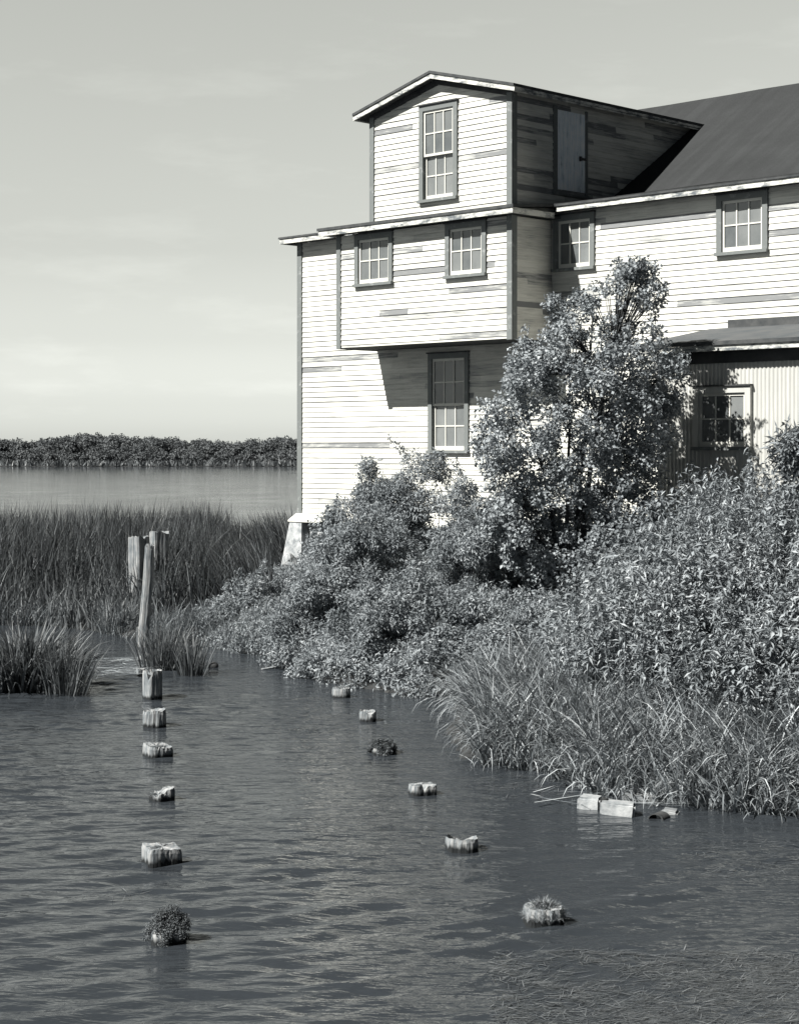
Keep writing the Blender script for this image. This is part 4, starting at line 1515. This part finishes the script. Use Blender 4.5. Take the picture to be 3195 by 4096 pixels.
def post(name, label, pts, rads, sq, rot, seed, mat="post", top_jag=0.03):
    """tall timber: rings along points"""
    rr = np.random.default_rng(seed)
    nA = 28
    ang = np.linspace(0, 2 * np.pi, nA, endpoint=False)
    p = 2 + 8 * sq
    base = (np.abs(np.cos(ang)) ** p + np.abs(np.sin(ang)) ** p) ** (-1 / p)
    fl = 1 + 0.05 * rr.normal(size=nA)
    V, Fq = [], []
    o0 = np.array(pts[0], float)
    m = 14
    for k in range(m + 1):
        u = k / m
        c = np.array([np.interp(u, np.linspace(0, 1, len(pts)), [q[i] for q in pts]) for i in range(3)]) - o0
        r = np.interp(u, np.linspace(0, 1, len(rads)), rads)
        j = 1 + 0.015 * rr.normal(size=nA)
        for i in range(nA):
            a = ang[i] + rot
            z = c[2] + (rr.normal() * top_jag + 0.5 * top_jag * math.sin(3 * a) if k == m else 0)
            V.append((c[0] + r * base[i] * fl[i] * j[i] * math.cos(a), c[1] + r * base[i] * fl[i] * j[i] * math.sin(a), z))
    for k in range(m):
        for i in range(nA):
            j = (i + 1) % nA
            Fq.append((k * nA + i, k * nA + j, (k + 1) * nA + j, (k + 1) * nA + i))
    b = len(V)
    c = np.array(pts[-1]) - o0
    V.append((c[0], c[1], c[2] - 0.03))
    for i in range(nA):
        Fq.append((m * nA + i, m * nA + (i + 1) % nA, b))
    o = mesh_obj(name, V, Fq, M[mat], loc=tuple(o0))
    return tag(o, label, "post", "standing posts before the cattails")


Yp = 28.7
post("timber_post", "slender pale pole leaning a little, nearest of the standing posts",
     [(xat(303, Yp), Yp, -0.4), (xat(308, Yp), Yp, zat(1330, Yp)), (xat(316, Yp), Yp, zat(1240, Yp)), (xat(319, Yp), Yp, zat(1164, Yp))], [0.082, 0.078, 0.075, 0.066], 0.1, 0, 21)
Yp = 31.6
post("timber_post", "squared post with a bolt hole, left of the slender pole",
     [(xat(301, Yp), Yp, -0.3), (xat(297, Yp), Yp, zat(1145, Yp))], [0.15, 0.145], 0.9, 0.80, 22, top_jag=0.012)
Yp = 32.2
post("timber_post", "thick dark squared post behind the slender pole",
     [(xat(342, Yp), Yp, -0.3), (xat(339, Yp), Yp, zat(1135, Yp))], [0.155, 0.15], 0.9, 0.42, 23, top_jag=0.014)


# ------------------------------------------------------------------ rubble at the near bank
def block(name, label, dx0, dx1, dyw, h, dep, rz_, mat, cat, tilt=0.0, bev=0.02, seed=0, group=None, hx=None):
    rr = random.Random(seed)
    X0, Y0 = onwater((dx0 + dx1) / 2, dyw)
    wd = hx if hx else (dx1 - dx0) * S / F * Y0
    me = bpy.data.meshes.new(name)
    import bmesh
    bm = bmesh.new()
    bmesh.ops.create_cube(bm, size=1)
    for v in bm.verts:
        v.co.x *= wd; v.co.y *= dep; v.co.z *= (h + 0.3)
        v.co.z += (h - 0.3) / 2
        v.co += Vector((rr.uniform(-1, 1), rr.uniform(-1, 1), rr.uniform(-.6, .6))) * 0.018
    bmesh.ops.bevel(bm, geom=list(bm.edges), offset=bev, segments=2, affect='EDGES')
    bmesh.ops.subdivide_edges(bm, edges=list(bm.edges), cuts=2, use_grid_fill=True)
    for v in bm.verts:
        v.co += Vector((rr.uniform(-1, 1), rr.uniform(-1, 1), rr.uniform(-1, 1))) * 0.003
    bm.to_mesh(me); bm.free()
    me.materials.append(M[mat])
    o = link(bpy.data.objects.new(name, me))
    o.location = (X0, Y0 + dep / 2, 0)
    o.rotation_euler = (0, tilt, rz_)
    return tag(o, label, cat, group)


block("concrete_block", "left of two pale concrete blocks in the shallows", 1238, 1286, 1727, 0.095, 0.20, R(-18), "concrete", "block", 0.05, seed=1, hx=0.19)
block("concrete_block", "right and longer pale concrete block beside the dark strap", 1290, 1353, 1742, 0.11, 0.20, R(-18), "concrete", "block", 0.06, seed=2, hx=0.29)
block("flat_stone", "flat grey stone slab lying at the grass edge behind the concrete blocks", 1338, 1420, 1713, 0.05, 0.35, R(-14), "stone", "stone", 0.06, seed=4, bev=0.02)
block("plank", "grey half-sunk plank beside the dark pipe mouth", 1412, 1452, 1738, 0.035, 0.16, R(-20), "stone", "plank", 0.05, seed=5)
block("mooring_strap", "dark wet strip of wood wedged between the two concrete blocks", 1284, 1292, 1736, 0.13, 0.05, R(-18), "bark", "strip", 0.05, seed=6, bev=0.004, hx=0.045)
# half-sunk pipe: open arch with its dark mouth to the viewer
X0, Y0 = onwater(1398, 1748)
V, Fq = [], []
nA, rO, rI, ln = 20, 0.075, 0.066, 0.14
for yy in (0, ln):
    for rr_ in (rO, rI):
        for i in range(nA + 1):
            a = math.pi * i / nA
            V.append((rr_ * math.cos(a), yy, rr_ * math.sin(a) * 0.75 - 0.012))
k = nA + 1
for i in range(nA):
    Fq += [(i, i + 1, 2 * k + i + 1, 2 * k + i), (k + i, 3 * k + i, 3 * k + i + 1, k + i + 1), (i, k + i, k + i + 1, i + 1)]
o = mesh_obj("pipe", V, Fq, M["bark"], loc=(X0, Y0, 0), smooth=False)
o.rotation_euler = (0, 0, R(-35))
tag(o, "dark half-sunk pipe mouth in the shallows right of the concrete blocks", "pipe")
# pale rubble at the corner pier's foot
Yq = 33.0
bxq, bzq = xat(622, Yq), zat(1228, Yq)
import bmesh
me = bpy.data.meshes.new("boulder")
bm = bmesh.new()
bmesh.ops.create_icosphere(bm, subdivisions=3, radius=0.19)
for v in bm.verts:
    v.co *= 1 + 0.18 * math.sin(v.co.x * 17) * math.cos(v.co.z * 15 + 1) + random.uniform(-.03, .03)
    v.co.z *= 1.5
bm.to_mesh(me); bm.free()
me.materials.append(M["concrete"])
o = link(bpy.data.objects.new("boulder", me))
o.location = (bxq, Yq, bzq + 0.12)
tag(o, "pale broken lump of rubble at the foot of the corner pier", "rubble")
# dark floating thing in open water
X0, Y0 = onwater(454, 1424)
me = bpy.data.meshes.new("driftwood")
bm = bmesh.new()
bmesh.ops.create_icosphere(bm, subdivisions=3, radius=0.055)
for v in bm.verts:
    v.co *= 1 + 0.2 * math.sin(v.co.x * 40 + 1) * math.cos(v.co.y * 35)
    v.co.x *= 1.5
bm.to_mesh(me); bm.free()
me.materials.append(M["bark"])
o = link(bpy.data.objects.new("driftwood", me))
o.location = (X0, Y0, 0.02)
tag(o, "small dark lump of driftwood floating in open water right of the reeds", "driftwood")
# fallen plank poking out under the bushes
X0, Y0 = onwater(600, 1426)
mb = MB(); mb.box(-0.30, 0.30, -0.03, 0.03, -0.02, 0.02)
o = mb.build("branch_end", M["post"], None, (X0, Y0, 0.02))
o.rotation_euler = (0.1, -0.10, R(25))
tag(o, "pale stick poking from the bushes into the water", "stick")
